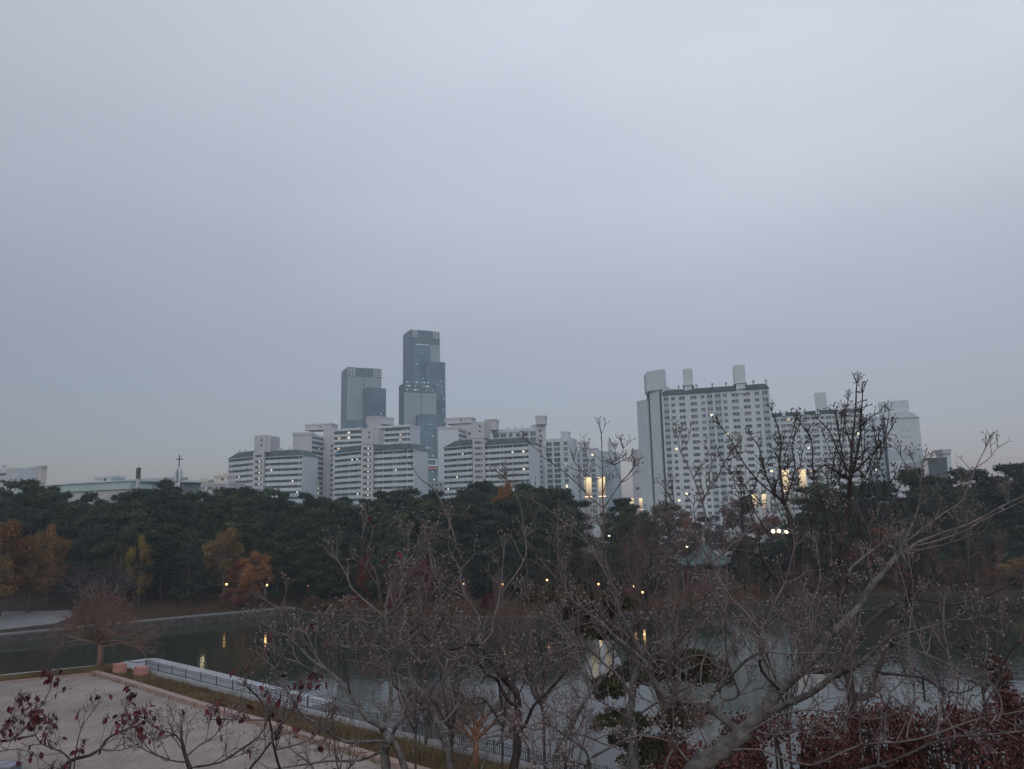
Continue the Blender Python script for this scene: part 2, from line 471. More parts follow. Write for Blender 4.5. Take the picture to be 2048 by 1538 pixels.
# leaves blown over the plaza
rs_ = np.random.RandomState(31); V = []
kx = [p for p in k2]
for i in range(1500):
    a_ = k2[1].lerp(k2[-1], rs_.rand()); dd_ = abs(rs_.normal(0, 5)) + .6
    x_, y_ = a_.x - nn_.x * -dd_, a_.y - nn_.y * -dd_
    if rs_.rand() < .35: x_, y_ = rs_.uniform(-45, -8), rs_.uniform(35, 68)
    if not inside(x_, y_, poly): continue
    an = rs_.uniform(0, 6.28); q_ = rs_.uniform(.035, .075); c_, s2 = math.cos(an) * q_, math.sin(an) * q_
    V += [(x_ - c_, y_ - s2, .035), (x_ + s2 * .6, y_ - c_ * .6, .05), (x_ + c_, y_ + s2, .04), (x_ - s2 * .6, y_ + c_ * .6, .055)]
tag(link('fallen_leaves', quads_mesh('fallen_leaves', np.array(V)), mats=mat('fallen_leaf', (.12, .05, .03), .9, .5, 1.0, col2=(.06, .035, .02))), 'brown fallen leaves scattered over the plaza', kind='stuff')

# stone ledge in the water below the railing
le = [(314, 1316), (380, 1331), (470, 1352), (560, 1375), (668, 1402)]
LZ = -0.30
outer = [gp(px, py, LZ) for px, py in le]
inner = []
for p in outer:
    t_ = (p - near_a).dot(ndir); q = near_a + ndir * t_ + Vector((-nn_.x, -nn_.y, 0)) * 0.02
    inner.append(Vector((q.x, q.y, LZ)))
ring = [inner[0]] + [inner[0].lerp(outer[0], 0.45) - ndir * 1.1, outer[0].lerp(inner[0], .18) - ndir * 0.8] + outer + list(reversed(inner[1:]))
mb = MB(); n = len(ring)
mb.add([(p.x, p.y, -1.4) for p in ring] + [(p.x, p.y, LZ) for p in ring],
       [tuple(range(n, 2 * n)) , tuple(reversed(range(n)))] + [(i, (i + 1) % n, n + (i + 1) % n, n + i) for i in range(n)])
lg = thing('stone_ledge', 'long flat pale stone ledge with a rounded end in the water behind the railing', 'ledge', (0, 0, 0))
mb.build('slab', STONE, lg)
for fr in (0.2, 0.42, 0.64, 0.86):
    mb = MB()
    a = outer[0].lerp(outer[-1], fr); t_ = (a - near_a).dot(ndir); c = near_a + ndir * t_; c.z = LZ
    a = a + (c - a) * 0.03; s_ = ndir * 0.03
    mb.hexa([(q.x, q.y, LZ + .0) for q in (a - s_, a + s_, c + s_, c - s_)], [(q.x, q.y, LZ + .006) for q in (a - s_, a + s_, c + s_, c - s_)])
    mb.build('joint', DSTONE, lg)

# iron railing on a pale kerb along the near shore
IRON = mat('black_iron', (0.035, 0.038, 0.042), 0.5, 0.2, 3, spec=0.5)
fr = thing('iron_railing', 'black iron picket railing on a pale stone base along the near shore', 'railing', tuple(near_a))
Fo = near_a + Vector((nn_.x, nn_.y, 0)) * 0.05
d3 = ndir
def fpt(s, o, z): return Fo - near_a + d3 * s + Vector((nn_.x, nn_.y, 0)) * o + Vector((0, 0, z))
mb = MB()
FL = 78; FS = (gp(300, 1343) - near_a).dot(ndir)
mb.hexa([fpt(FS, 0, -.02), fpt(FL, 0, -.02), fpt(FL, .42, -.02), fpt(FS, .42, -.02)], [fpt(FS, 0, .38), fpt(FL, 0, .38), fpt(FL, .42, .38), fpt(FS, .42, .38)])
mb.build('base', STONE, fr)
for z0 in (0.44, 0.88):
    mb = MB(); mb.hexa([fpt(FS, .18, z0), fpt(FL, .18, z0), fpt(FL, .23, z0), fpt(FS, .23, z0)], [fpt(FS, .18, z0 + .03), fpt(FL, .18, z0 + .03), fpt(FL, .21, z0 + .03), fpt(FS, .21, z0 + .03)])
    mb.build('rail', IRON, fr)
mb = MB(); s_ = FS + .1
while s_ < FL:
    mb.tube([fpt(s_, .205, .38), fpt(s_, .205, 1.0)], [.020, .016], 4)
    mb.tube([fpt(s_, .205, 1.0), fpt(s_, .205, 1.06), fpt(s_, .205, 1.14)], [.01, .036, .004], 4)
    s_ += 0.16
mb.build('pickets', IRON, fr)
mb = MB(); mb.tube([(0, 0, .38), (0, 0, 1.08)], .04, 6); mb.octa(Vector((0, 0, 1.13)), .06)
pm = mb.mesh('post'); pm.materials.append(IRON)
s_ = FS + .1
while s_ < FL:
    q = fpt(s_, .205, 0); link('post', pm, fr, q); s_ += 2.6

# two pink stone blocks and a thin post by the corner
PINKB = mat('pink_stone', (0.34, 0.17, 0.145), 0.8, 0.15, 1.5, bump=0.3)
def block(px, py, w, d, h, label, yaw=-.7):
    mb = MB()
    mb.hexa([(-w / 2, -d / 2, 0), (w / 2, -d / 2, 0), (w / 2, d / 2, 0), (-w / 2, d / 2, 0)],
            [(-w / 2 * .94, -d / 2 * .92, h), (w / 2 * .94, -d / 2 * .92, h), (w / 2 * .94, d / 2 * .92, h), (-w / 2 * .94, d / 2 * .92, h)])
    me = mb.mesh('stone_block')
    o = link('stone_block', me, None, gp(px, py), PINKB); o.rotation_euler.z = yaw
    bv = o.modifiers.new('b', 'BEVEL'); bv.width = .06; bv.segments = 2
    return tag(o, label, 'stone block', 'pink stone blocks at the plaza corner')
block(282, 1352, 1.35, 0.9, .85, 'pale topped pink stone block standing nearer the iron railing, right of the other block')
block(239, 1348, 1.2, 0.9, .95, 'darker pink stone block between the round rusty tree and the other block')
mb = MB(); mb.tube([(0, 0, 0), (0, 0, 1.5)], .05, 6); mb.octa(Vector((0, 0, 1.58)), .11)
o = mb.build('bollard', IRON, None, gp(228, 1334)); tag(o, 'thin black post at the pond corner beside the round rusty tree', 'post')
# chain barrier from the post
mb = MB()
a, c = gp(228, 1334) + Vector((0, 0, 1.3)), gp(300, 1345) + Vector((0, 0, 1.1))
mb.tube([a.lerp(c, i / 8) - Vector((0, 0, .5 * math.sin(math.pi * i / 8))) for i in range(9)], .035, 4)
o = mb.build('barrier_chain', IRON); tag(o, 'dark sagging chain between the thin post and the railing end', 'chain')

# cabinet with a pale lid, cut by the lower left corner of the frame
p = gp(12, 1552)
cb = thing('utility_cabinet', 'blue grey cabinet with a pale lid at the lower left corner of the picture', 'cabinet', tuple(p))
mb = MB(); mb.box(-1.1, .55, -.5, .5, 0.02, .55); mb.build('body', mat('blue_grey_paint', (.10, .13, .18), .6, .1, 1), cb)
mb = MB(); mb.box(-1.14, .59, -.54, .54, .55, .64); mb.build('lid', mat('pale_paint', (.17, .19, .23), .5, .1, 1), cb)
mb = MB(); mb.box(-.2, -.17, -.512, -.5, .08, .5); mb.build('door_seam', IRON, cb)
mb = MB(); mb.box(.3, .34, -.53, -.5, .3, .42); mb.build('handle', IRON, cb)

# ================================================================ buildings
RB = random.Random(21)
class Face:                         # a facade plane between two seen top corners
    def __init__(s, q1, q2):
        a, c = at(*q1), at(*q2)
        s.z = a.z
        s.a = Vector((a.x, a.y, 0)); s.c = Vector((c.x, c.y, 0))
        s.L = (s.c - s.a).length; s.u = (s.c - s.a).normalized()
        n = Vector((s.u.y, -s.u.x, 0))
        if n.dot(-(s.a + s.c) / 2) < 0: n = -n
        s.n = n
    def p(s, u, o, z): 
        q = s.a + s.u * u + s.n * o; return Vector((q.x, q.y, z))
    def box(s, mb, u0, u1, z0, z1, o0, o1):
        b = [s.p(u0, o1, z0), s.p(u1, o1, z0), s.p(u1, o0, z0), s.p(u0, o0, z0)]
        t_ = [Vector((q.x, q.y, z1)) for q in b]
        mb.hexa(b, t_)
def bld(label, q, cat='apartment block', name='apartment_block', group=None):
    p = at(*q); return thing(name, label, cat, (p.x, p.y, 0), group)
def sub(B, mb, name, m_):           # world-coordinate mesh under an Empty
    k = B.location
    mb.v = [(v[0] - k.x, v[1] - k.y, v[2] - k.z) for v in mb.v]
    return mb.build(name, m_, B)
def zat(px, py, D): return at(px, py, D).z
ZMIN = 6.0
def body(B, F, T, m_=None, z0=-1, z1=None, name='wall', u0=0, u1=None, o=0):
    mb = MB(); F.box(mb, u0, F.L if u1 is None else u1, z0, F.z if z1 is None else z1, -T, o)
    return sub(B, mb, name, m_ or WHITE)
def floors(B, F, fh, make, z1=None, zmin=ZMIN, first=0.35, **k):   # share one mesh per storey
    z = (F.z if z1 is None else z1) - first; i = 0; first_o = {}
    while z - fh > zmin:
        if i == 0:
            for nm, mb, m_ in make(z):
                o = sub(B, mb, nm, m_); first_o.setdefault('l', []).append((o, z))
        else:
            for o, zz in first_o['l']:
                c = o.copy(); COL.objects.link(c); c.parent = B; c.location = (0, 0, z - zz)
        z -= fh; i += 1
    return i
def band(F, fh, gh=1.25, u0=0.0, u1=None, seed=0, wallm=None, bays=True):   # window strip + balcony parapet
    r = random.Random(seed); u1 = F.L if u1 is None else u1
    def make(z):
        g = MB(); u = u0 + .15
        while u < u1 - .6:
            w = min(r.choice([1.4, 2.2, 2.9, 3.4]), u1 - .1 - u)
            F.box(g, u, u + w, z - gh, z, -.05, .04); u += w + r.choice([.12, .12, .35])
        pr = MB(); u = u0; k = 0
        while u < u1 - .2:
            w = min(r.choice([3.2, 4.5, 6.0]), u1 - u)
            if u1 - u - w < 1.5: w = u1 - u
            o = .95 if (k % 2 and bays) else .55
            F.box(pr, u, u + w, z - fh + .02, z - gh, -.02, o); u += w; k += 1
        return [('window_row', g, GLASS), ('balcony_parapet', pr, wallm or WHITE)]
    return make
def lit(B, F, u, z, w=1.1, h=0.9, m_=None, o=0.08):
    mb = MB(); F.box(mb, u - w / 2, u + w / 2, z - h / 2, z + h / 2, 0, o)
    sub(B, mb, 'lit_window', m_ or LITW)
def windows(B, F, cols, fh, wh, z1=None, zmin=ZMIN, first=.9, limit=96, litp=.04, m_=None, skip=0, frame=True):
    z = (F.z if z1 is None else z1) - first; n = 0; rest = MB(); dr = {}
    while z - wh > zmin:
        for ci, (uc, w) in enumerate(cols):
            if RB.random() < skip: continue
            if RB.random() < litp:
                lit(B, F, uc + RB.uniform(-.2, .2) * w, z - wh * .45, min(w, 1.6) * .75, wh * .75, RB.choice([LITW, LITW, LITC, LITO]), .12)
            if n < limit:
                key = ci
                if key not in dr:
                    mb = MB(); F.box(mb, uc - w / 2, uc + w / 2, z - wh, z, -.1, .05)
                    o = sub(B, mb, 'window', m_ or GLASS); dr[key] = (o, z)
                    if frame:
                        mb = MB()
                        F.box(mb, uc - .05, uc + .05, z - wh, z, .05, .09); F.box(mb, uc - w / 2 - .1, uc + w / 2 + .1, z - wh - .14, z - wh, -.1, .16)
                        k = B.location; mb.v = [(v[0] - k.x, v[1] - k.y, v[2]) for v in mb.v]
                        fo = mb.build('window_frame', WHITE, o); dr[key] = (o, z, fo)
                else:
                    o, zz = dr[key][:2]
                    c = o.copy(); COL.objects.link(c); c.parent = B; c.location = (0, 0, z - zz)
                    if RB.random() < .22: c.material_slots[0].link = 'OBJECT'; c.material_slots[0].material = CURT
                    elif RB.random() < .2: c.material_slots[0].link = 'OBJECT'; c.material_slots[0].material = DSTR
                    if len(dr[key]) > 2:
                        d_ = dr[key][2].copy(); COL.objects.link(d_); d_.parent = c
                n += 1
            else:
                F.box(rest, uc - w / 2, uc + w / 2, z - wh, z, -.1, .05)
        z -= fh
    if rest.v: tag(sub(B, rest, 'window', m_ or GLASS), kind='stuff')
def groof(B, F, T, h=2.2, u0=None, u1=None, slope0=4.0, slope1=2.0, m_=None):
    u0 = -.4 if u0 is None else u0; u1 = F.L + .4 if u1 is None else u1
    z = F.z
    mb = MB()
    mb.hexa([F.p(u0, .9, z), F.p(u1, .9, z), F.p(u1, -T - .3, z), F.p(u0, -T - .3, z)],
            [F.p(u0 + slope0, -.9, z + h), F.p(u1 - slope1, -.9, z + h), F.p(u1 - slope1, -T + 2, z + h), F.p(u0 + slope0, -T + 2, z + h)])
    r = sub(B, mb, 'roof', m_ or TEALR)
    mb = MB(); F.box(mb, u0, u1, z - .25, z + .02, -.1, 1.0); sub(B, mb, 'eave', WHITE)
    return r
def vents(B, F, us, z, h=1.6, o=-3):
    for u in us:
        mb = MB(); q = F.p(u, o, z - .8); mb.tube([q, q + Vector((0, 0, h + .8))], .28, 6)
        mb.tube([q + Vector((0, 0, h + .8)), q + Vector((0, 0, h + 1.5))], [.55, .45], 6)
        sub(B, mb, 'roof_vent', GREYW)
def headbox(B, q1, q2, T, pyb, m_=None, lip=True, win=0):
    F = Face(q1, q2); z0 = zat(q1[0], pyb, q1[2])
    mb = MB(); F.box(mb, 0, F.L, z0, F.z, -T, 0); sub(B, mb, 'tank_house', m_ or PINKW)
    if lip:
        mb = MB(); F.box(mb, -.25, F.L + .25, F.z - .7, F.z + .12, -T - .25, .25); sub(B, mb, 'cornice', m_ or PINKW)
    for i in range(win):
        mb = MB(); zc = z0 + (F.z - z0) * (.35 + .3 * i); F.box(mb, F.L * .55, F.L * .55 + 1, zc, zc + 1.1, 0, .05); sub(B, mb, 'small_window', GLASS)
    return F

def twin_slab(label, lw, rw, core, head, T, seed, shoulder=None):
    B = bld(label, lw[0], group='banded white apartment slabs with green roofs')
    F1, F2 = Face(*lw), Face(*rw)
    for F, sl in ((F1, (7, 0)), (F2, (3, 4))):
        body(B, F, T)
        groof(B, F, T, 3.1, slope0=sl[0], slope1=sl[1])
        floors(B, F, 2.78, band(F, 2.78, seed=seed))
        for _ in range(3):
            k = RB.randint(1, 8); lit(B, F, RB.uniform(1.5, F.L - 1.5), F.z - .35 - k * 2.78 - .6, .9, .8, RB.choice([LITW, LITC]), .1)
    C = Face(*core)
    body(B, C, T, PINKW, o=.8, name='stair_tower')
    Fc = Face(core[0], core[1]); Fc.a = Fc.a + Fc.n * .82; Fc.c = Fc.c + Fc.n * .82
    def mk(z):
        g = MB(); Fc.box(g, Fc.L * .18, Fc.L * .82, z - 1.5, z - .25, -.02, .05)
        w = MB(); Fc.box(w, Fc.L * .64, Fc.L * .68, z - 1.5, z - .25, .05, .09)
        return [('stair_window', g, GLASS), ('window_mullion', w, PINKW)]
    floors(B, Fc, 2.78, mk, first=1.0)
    headbox(B, head[0], head[1], head[2], head[3], PINKW, lip=False, win=2)
    return B, F1, F2, Fc

# A: leftmost green roofed slab
B, F1, F2, Fc = twin_slab('leftmost green roofed white slab with a plain square tank house', ((458, 919, 395), (509, 913.5, 380)), ((529, 914.5, 380), (606, 912, 374)),
    ((508.5, 905, 379.5), (530, 904.5, 378.5)), ((509, 871, 379), (532, 870.5, 377.5), 13, 905), 14, 1)
for k in (1, 2, 3, 4, 5): lit(B, Fc, Fc.L * .6, Fc.z - 1.9 - 2.78 * k + .1, .6, .6)
vents(B, F1, (5, 10.5), F1.z + 2.3); vents(B, F2, (7.5, 12), F2.z + 2.3)
headbox(B, (532, 871, 378), (542, 872, 379), 12, 904, PINKW, lip=False)
# B: end wall slab behind A
B = bld('white slab seen end on between the first and second green roofed slabs', (586, 866, 430))
F = Face((586, 866, 430), (624, 864.5, 430)); body(B, F, 16, PINKW)
mb = MB(); F.box(mb, -.3, F.L + .3, F.z - 1.2, F.z + .2, -8, .3); sub(B, mb, 'parapet', PINKW)
F = Face((624.3, 868, 430.5), (648, 872, 446)); body(B, F, 9, WHITE)
floors(B, F, 2.8, band(F, 2.8, 1.5, seed=5, bays=False), first=1.2)
for k, m_ in ((2, LITO), (9, LITO), (10, LITW), (11, LITW)): lit(B, F, F.L * .6, F.z - 1.2 - 2.8 * k - .7, 1.3, .8, m_)
F = Face((647, 859, 445), (668, 859, 444)); body(B, F, 10, PINKW)
windows(B, F, [(F.L * .82, 1.5)], 2.8, 1.4, first=9, frame=False)
headbox(B, (610, 849, 447), (663, 848.5, 444), 9, 861, PINKW, win=1)
# C: rear slab in the middle left
B = bld('rear white slab under the left glass tower with a slanted tank house', (668, 860, 430))
F = Face((668, 860, 432), (724, 856, 426)); body(B, F, 14)
mb = MB(); F.box(mb, -.2, F.L + .2, F.z - .9, F.z + .3, -14, 1.0); sub(B, mb, 'parapet', WHITE)
floors(B, F, 2.9, band(F, 2.9, 1.5, seed=8, bays=False), first=1.3, zmin=26)
for u, k, m_ in ((9.7, 0, LITC), (9.7, 1, LITW), (3.5, 1, LITO), (3.2, 3, LITO)): lit(B, F, u, F.z - 1.3 - 2.9 * k - .7, 1.5, 1.0, m_)
F = Face((757, 854, 424), (820, 852.5, 418)); body(B, F, 13)
mb = MB(); F.box(mb, -.2, F.L + .2, F.z - .9, F.z + .3, -13, 1.0); sub(B, mb, 'parapet', WHITE)
floors(B, F, 2.9, band(F, 2.9, 1.5, seed=9, bays=False, u1=F.L), first=1.3, zmin=20)
for u, k, m_ in ((13.5, 1, LITO), (13.3, 2, LITO), (2.0, 1, LITW)): lit(B, F, u, F.z - 1.3 - 2.9 * k - .7, 1.1, .9, m_)
F = Face((735, 846, 425), (757, 848, 424)); body(B, F, 12, PINKW, name='stair_tower')
headbox(B, (732, 834, 428), (749, 832.5, 424), 15, 848, PINKW, win=0)
# D: middle green roofed slab
B, F1, F2, Fc = twin_slab('middle green roofed white slab whose stair windows are all lit', ((670, 908, 386), (724, 902, 372)), ((747, 903.5, 372), (828.5, 899, 363)),
    ((723.5, 890, 371.5), (747.5, 889, 370.5)), ((723.5, 857, 371), (747.5, 856, 369.5), 12, 889), 13, 2)
for k in range(0, 9): lit(B, Fc, Fc.L * .6, Fc.z - 1.9 - 2.78 * k + .1, .6, .6, LITW)
headbox(B, (747.5, 858, 370), (757, 861, 371), 10, 889, PINKW, lip=False)
vents(B, F2, (10, 11.6, 13.5), F2.z + 2.3)
# small blocks seen in the gap
B = bld('small pale block glimpsed in the gap below the right glass towers', (848, 962, 405))
F = Face((848, 964, 405), (890, 960, 402)); body(B, F, 10, PINKW)
windows(B, F, [(2.5 + 2.3 * i, 1.1) for i in range(4)], 2.9, 1.3, zmin=14, frame=False)
B = bld('low white roofed building peeping over the trees under the middle slab', (762, 990, 250), 'low building', 'low_building')
F = Face((764, 991, 252), (793, 990, 250)); body(B, F, 8); mb = MB()
mb.hexa([F.p(-.5, .5, F.z), F.p(F.L + .5, .5, F.z), F.p(F.L + .5, -8.5, F.z), F.p(-.5, -8.5, F.z)], [F.p(1, -3, F.z + .9), F.p(F.L - 1, -3, F.z + .9), F.p(F.L - 1, -5, F.z + .9), F.p(1, -5, F.z + .9)])
sub(B, mb, 'roof', WHITE)
# F: end wall slab behind G
B = bld('white slab seen end on just right of the glass towers', (876, 854, 432))
F = Face((875.5, 854, 432), (917, 853, 432)); body(B, F, 14, WHITE)
mb = MB(); F.box(mb, -.3, F.L + .3, F.z - 1.2, F.z + .2, -14, .3); sub(B, mb, 'parapet', PINKW)
F = Face((917.2, 854, 432.5), (932, 857, 446)); body(B, F, 8)
floors(B, F, 2.8, band(F, 2.8, 1.5, seed=15, bays=False), first=1.2, zmin=20)
F = Face((905, 849, 448), (944, 849, 445)); body(B, F, 9, PINKW, z1=F.z)
windows(B, F, [(F.L * .86, 1.8)], 5.6, 1.6, first=5, zmin=30, frame=False)
headbox(B, (891, 836.5, 447), (944, 835.5, 444), 9, 848, PINKW, win=1)
# G: right green roofed slab
B, F1, F2, Fc = twin_slab('rightmost of the green roofed white slabs, behind the orange treetop', ((888, 896, 386), (946, 891.5, 375)), ((969, 892, 374), (1057, 887, 364)),
    ((945.5, 878, 374), (969.5, 877, 373)), ((943, 844, 373.5), (969, 843, 372), 12, 877), 13, 3)
for k in (1, 4): lit(B, F2, F2.L * .88, F2.z - .35 - 2.78 * k - .6, 1.0, .9, LITW)
lit(B, F1, F1.L * .45, F1.z - .35 - 2.78 * 5 - .6, .9, .9, LITW)
# H: window column slab behind G
B = bld('rear block with tall window columns and an overhanging tank house on a slim stair tower', (984, 861, 432))
F = Face((984, 861, 434), (1072, 856.5, 426)); body(B, F, 13)
mb = MB(); F.box(mb, -.2, F.L + .2, F.z - 1.6, F.z + .3, -13, .5); sub(B, mb, 'parapet', WHITE)
cols = [(F.L * a, w) for a, w in ((.1, 2.9), (.26, 3.2), (.43, 2.0), (.59, 1.9), (.76, 3.5), (.93, 2.8))]
for uc in (.02, .18, .345, .51, .67, .85): 
    mb = MB(); F.box(mb, F.L * uc, F.L * uc + .5, 8, F.z, 0, .6); sub(B, mb, 'pilaster', WHITE)
windows(B, F, cols, 2.85, 2.0, first=2.2, zmin=30, litp=.03)
vents(B, F, (8.8, 12.6, 17), F.z + .2, .9)
C = Face((1072, 848, 425), (1091, 849, 427)); body(B, C, 8, PINKW, name='stair_tower')
windows(B, C, [(C.L * .42, 1.6)], 2.85, 1.3, first=3, zmin=20)
headbox(B, (1071, 832, 424), (1090, 831.5, 423), 7, 849, PINKW)
headbox(B, (970, 839, 428), (992, 838, 427), 9, 860, PINKW)
# I
B = bld('slimmer rear block right of it with three columns of wide windows', (1088, 878, 405))
F = Face((1089, 878.5, 407), (1142, 876.5, 402)); body(B, F, 12)
for uc in (.0, .3, .62, .95):
    mb = MB(); F.box(mb, F.L * uc, F.L * uc + .6, 8, F.z + .2, 0, .7); sub(B, mb, 'pilaster', WHITE)
windows(B, F, [(F.L * .17, 2.7), (F.L * .46, 3.2), (F.L * .79, 2.0)], 2.8, 1.95, first=1.8, litp=.07)
headbox(B, (1121.5, 863.5, 405), (1135, 863, 404), 7, 877, WHITE)
# J
B = bld('rear block with a small grilled tank house, left of the lit columns', (1143, 901, 425))
F = Face((1143, 901.5, 427), (1196, 899.5, 423)); body(B, F, 12)
for uc in (.0, .33, .63, .93):
    mb = MB(); F.box(mb, F.L * uc, F.L * uc + .6, 8, F.z + .2, 0, .7); sub(B, mb, 'pilaster', WHITE)
windows(B, F, [(F.L * .18, 2.9), (F.L * .5, 2.3), (F.L * .8, 2.2)], 2.8, 1.95, first=1.8, litp=.05)
headbox(B, (1157.5, 884, 424), (1176, 883.5, 423), 6, 898, PINKW, win=1)
headbox(B, (1180, 896.5, 424), (1193, 896, 423), 6, 900, PINKW)
# K
B = bld('pale plain walled block with a thin chimney behind the two lit columns', (1193, 903, 450))
F = Face((1196, 903.5, 452), (1221, 902, 448)); body(B, F, 12, WHITE)
floors(B, F, 2.8, band(F, 2.8, 1.2, seed=31, bays=False), first=1.5)
F = Face((1221, 902, 447), (1228, 903, 452)); body(B, F, 14, BLUEW)
F = Face((1222, 912, 447), (1240, 911, 452)); body(B, F, 10, BLUEW)
headbox(B, (1217, 885, 449), (1226, 885, 449), 3, 903, PINKW)
# L
B = bld('narrow pale block just left of the big right hand block', (1262, 899, 425))
F = Face((1262.5, 899.5, 425), (1279, 898.5, 424)); body(B, F, 14, PINKW)
for z_ in (0, 6, 12):
    mb = MB(); F.box(mb, -.2, F.L + .2, F.z - z_ - .4, F.z - z_ + .1, -14, .25); sub(B, mb, 'string_course', GREYW)
mb = MB(); F.box(mb, F.L * .3, F.L * .75, F.z - 22, F.z - 20.5, 0, .06); sub(B, mb, 'window', GLASS)

# M: big right hand block
B = bld('tallest white block with a dozen window columns and two tower like tank houses', (1325, 783, 322))
F = Face((1325, 786, 323), (1536.5, 773, 310)); body(B, F, 15)
mb = MB()
mb.hexa([F.p(-.2, .6, F.z - 1.0), F.p(F.L + .4, .6, F.z - 1.0), F.p(F.L + .4, -15, F.z - 1.0), F.p(-.2, -15, F.z - 1.0)],
        [F.p(0, -.5, F.z + 1.1), F.p(F.L - 1, -.5, F.z + 1.1), F.p(F.L - 1, -14, F.z + 1.1), F.p(0, -14, F.z + 1.1)])
sub(B, mb, 'roof', TEALR)
cu = [.03, .098, .185, .297, .385, .452, .528, .595, .689, .797, .89, .965]
cw = [.050, .034, .056, .062, .036, .048, .048, .034, .062, .060, .038, .048]
for a, w in ((.03, .062), (.452, .06), (.528, .06), (.965, .062)):
    mb = MB(); F.box(mb, F.L * (a - w / 2), F.L * (a + w / 2), 0, F.z - 1.05, 0, .03); sub(B, mb, 'recessed_panel', BLUEW)
for a in (.0, .063, .485, .565, .93, 1.0):
    mb = MB(); F.box(mb, F.L * a - .3, F.L * a + .3, 0, F.z - 1.05, 0, .35); sub(B, mb, 'pilaster', WHITE)
windows(B, F, [(F.L * a, F.L * w) for a, w in zip(cu, cw)], 2.66, 1.25, first=2.1, litp=.035)
vents(B, F, (2, 6.5, 10, 14, 20.5, 26, 32, 37, 42), F.z + 1.2, 1.3)
for q1, q2, pb in (((1364.7, 738, 321), (1383.5, 737, 320), 770), ((1467, 731, 314), (1489, 730, 313), 766)):
    Fh = headbox(B, q1, q2, 8, pb, WHITE, lip=False)
    mb = MB(); zb = zat(q1[0], pb, q1[2]); Fh.box(mb, .4, Fh.L - .4, zb - 4.5, zb, -7, .6); sub(B, mb, 'tank_neck', WHITE)
    mb = MB(); Fh.box(mb, -.3, Fh.L + .3, zb - .5, zb - .1, -8.2, .9); sub(B, mb, 'cornice', GREYW)
# end walls of M
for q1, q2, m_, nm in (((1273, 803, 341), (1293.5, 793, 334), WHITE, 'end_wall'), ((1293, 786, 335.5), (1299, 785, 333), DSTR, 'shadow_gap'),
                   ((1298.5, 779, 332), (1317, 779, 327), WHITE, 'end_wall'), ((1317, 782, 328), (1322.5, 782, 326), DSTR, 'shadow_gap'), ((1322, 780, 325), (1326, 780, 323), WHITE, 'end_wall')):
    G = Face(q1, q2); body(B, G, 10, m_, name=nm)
headbox(B, (1291, 744, 331), (1325.5, 743, 325), 2.2, 783, WHITE, lip=False)
headbox(B, (1287.5, 750, 334), (1292, 750, 333), 2.2, 790, BLUEW, lip=False)
# N
B = bld('lower wide white block behind the bare dark tree, one leaning tank house on top', (1546, 829, 360))
F = Face((1543, 829, 362), (1722, 820, 350)); body(B, F, 14)
mb = MB(); F.box(mb, -.3, F.L + .3, F.z - 1.0, F.z + .5, -14, .5); sub(B, mb, 'roof', TEALR)
for a in (.12, .33, .5, .74):
    mb = MB(); F.box(mb, F.L * a, F.L * a + 1.6, F.z - 1.2, F.z + .6, -.5, .9); sub(B, mb, 'roof_pier', WHITE)
windows(B, F, [(F.L * a, w) for a, w in ((.05, 2.2), (.13, 2.4), (.2, 2.4), (.29, 1.6), (.39, 3.0), (.48, 3.0), (.57, 1.6), (.64, 2.4), (.71, 2.4), (.79, 1.6), (.87, 3.0), (.95, 2.6))], 2.75, 1.3, first=2.2, litp=.03)
headbox(B, (1628, 786, 356), (1652, 785, 354), 8, 821, WHITE, lip=False)
vents(B, F, (4, 15, 24, 36), F.z + .5, 1.0)
# O, P
B = bld('narrow white block with a rounded top behind the tops of the dark tree', (1733, 834, 385))
F = Face((1724, 836, 386), (1762, 834, 382)); body(B, F, 12)
mb = MB(); prof = []
for i in range(9):
    a = math.pi * i / 8; prof.append((F.L * .42 - math.cos(a) * F.L * .36, math.sin(a) * 2.2))
vs = [F.p(u, .3, F.z - .05 + h) for u, h in prof] + [F.p(u, -9, F.z - .05 + h) for u, h in prof]
n = len(prof); mb.add(vs, [tuple(range(n)), tuple(reversed(range(n, 2 * n)))] + [(i, i + n, i + 1 + n, i + 1) for i in range(n - 1)])
sub(B, mb, 'arched_gable', WHITE)
windows(B, F, [(F.L * .2, 1.4), (F.L * .52, 2.6), (F.L * .84, 1.4)], 2.8, 1.4, first=6, frame=False)
B = bld('rightmost white block with an arched gable, blank wall and wide square tank house', (1766, 836, 345))
F = Face((1769, 838, 345), (1838, 836, 340)); body(B, F, 17)
mb = MB(); prof = [(-.3, 0)]
for i in range(11):
    a = math.pi * i / 10; prof.append((F.L * .5 - math.cos(a) * F.L * .44, .5 + math.sin(a) * 2.4))
prof.append((F.L + .3, 0))
n = len(prof); vs = [F.p(u, .4, F.z - .05 + h) for u, h in prof] + [F.p(u, -14, F.z - .05 + h) for u, h in prof]
mb.add(vs, [tuple(range(n)), tuple(reversed(range(n, 2 * n)))] + [(i, i + n, i + 1 + n, i + 1) for i in range(n - 1)])
sub(B, mb, 'arched_gable', WHITE)
mb = MB(); F.box(mb, 0, F.L, F.z - 19, F.z - 14, 0, .06); sub(B, mb, 'painted_band', BLUEW)
for u, z_ in ((.42, 5), (.6, 5), (.44, 8), (.6, 8), (.56, 12.2)):
    mb = MB(); F.box(mb, F.L * u, F.L * u + 1.4, F.z - z_ - 1, F.z - z_, 0, .06); sub(B, mb, 'window', GREYW)
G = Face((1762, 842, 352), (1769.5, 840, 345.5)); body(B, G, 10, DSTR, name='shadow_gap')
windows(B, F, [(1.2, 1.1)], 2.8, 1.2, first=9, frame=False)
Fh = headbox(B, (1757, 804, 350), (1817, 802, 345), 12, 836, WHITE, lip=False)
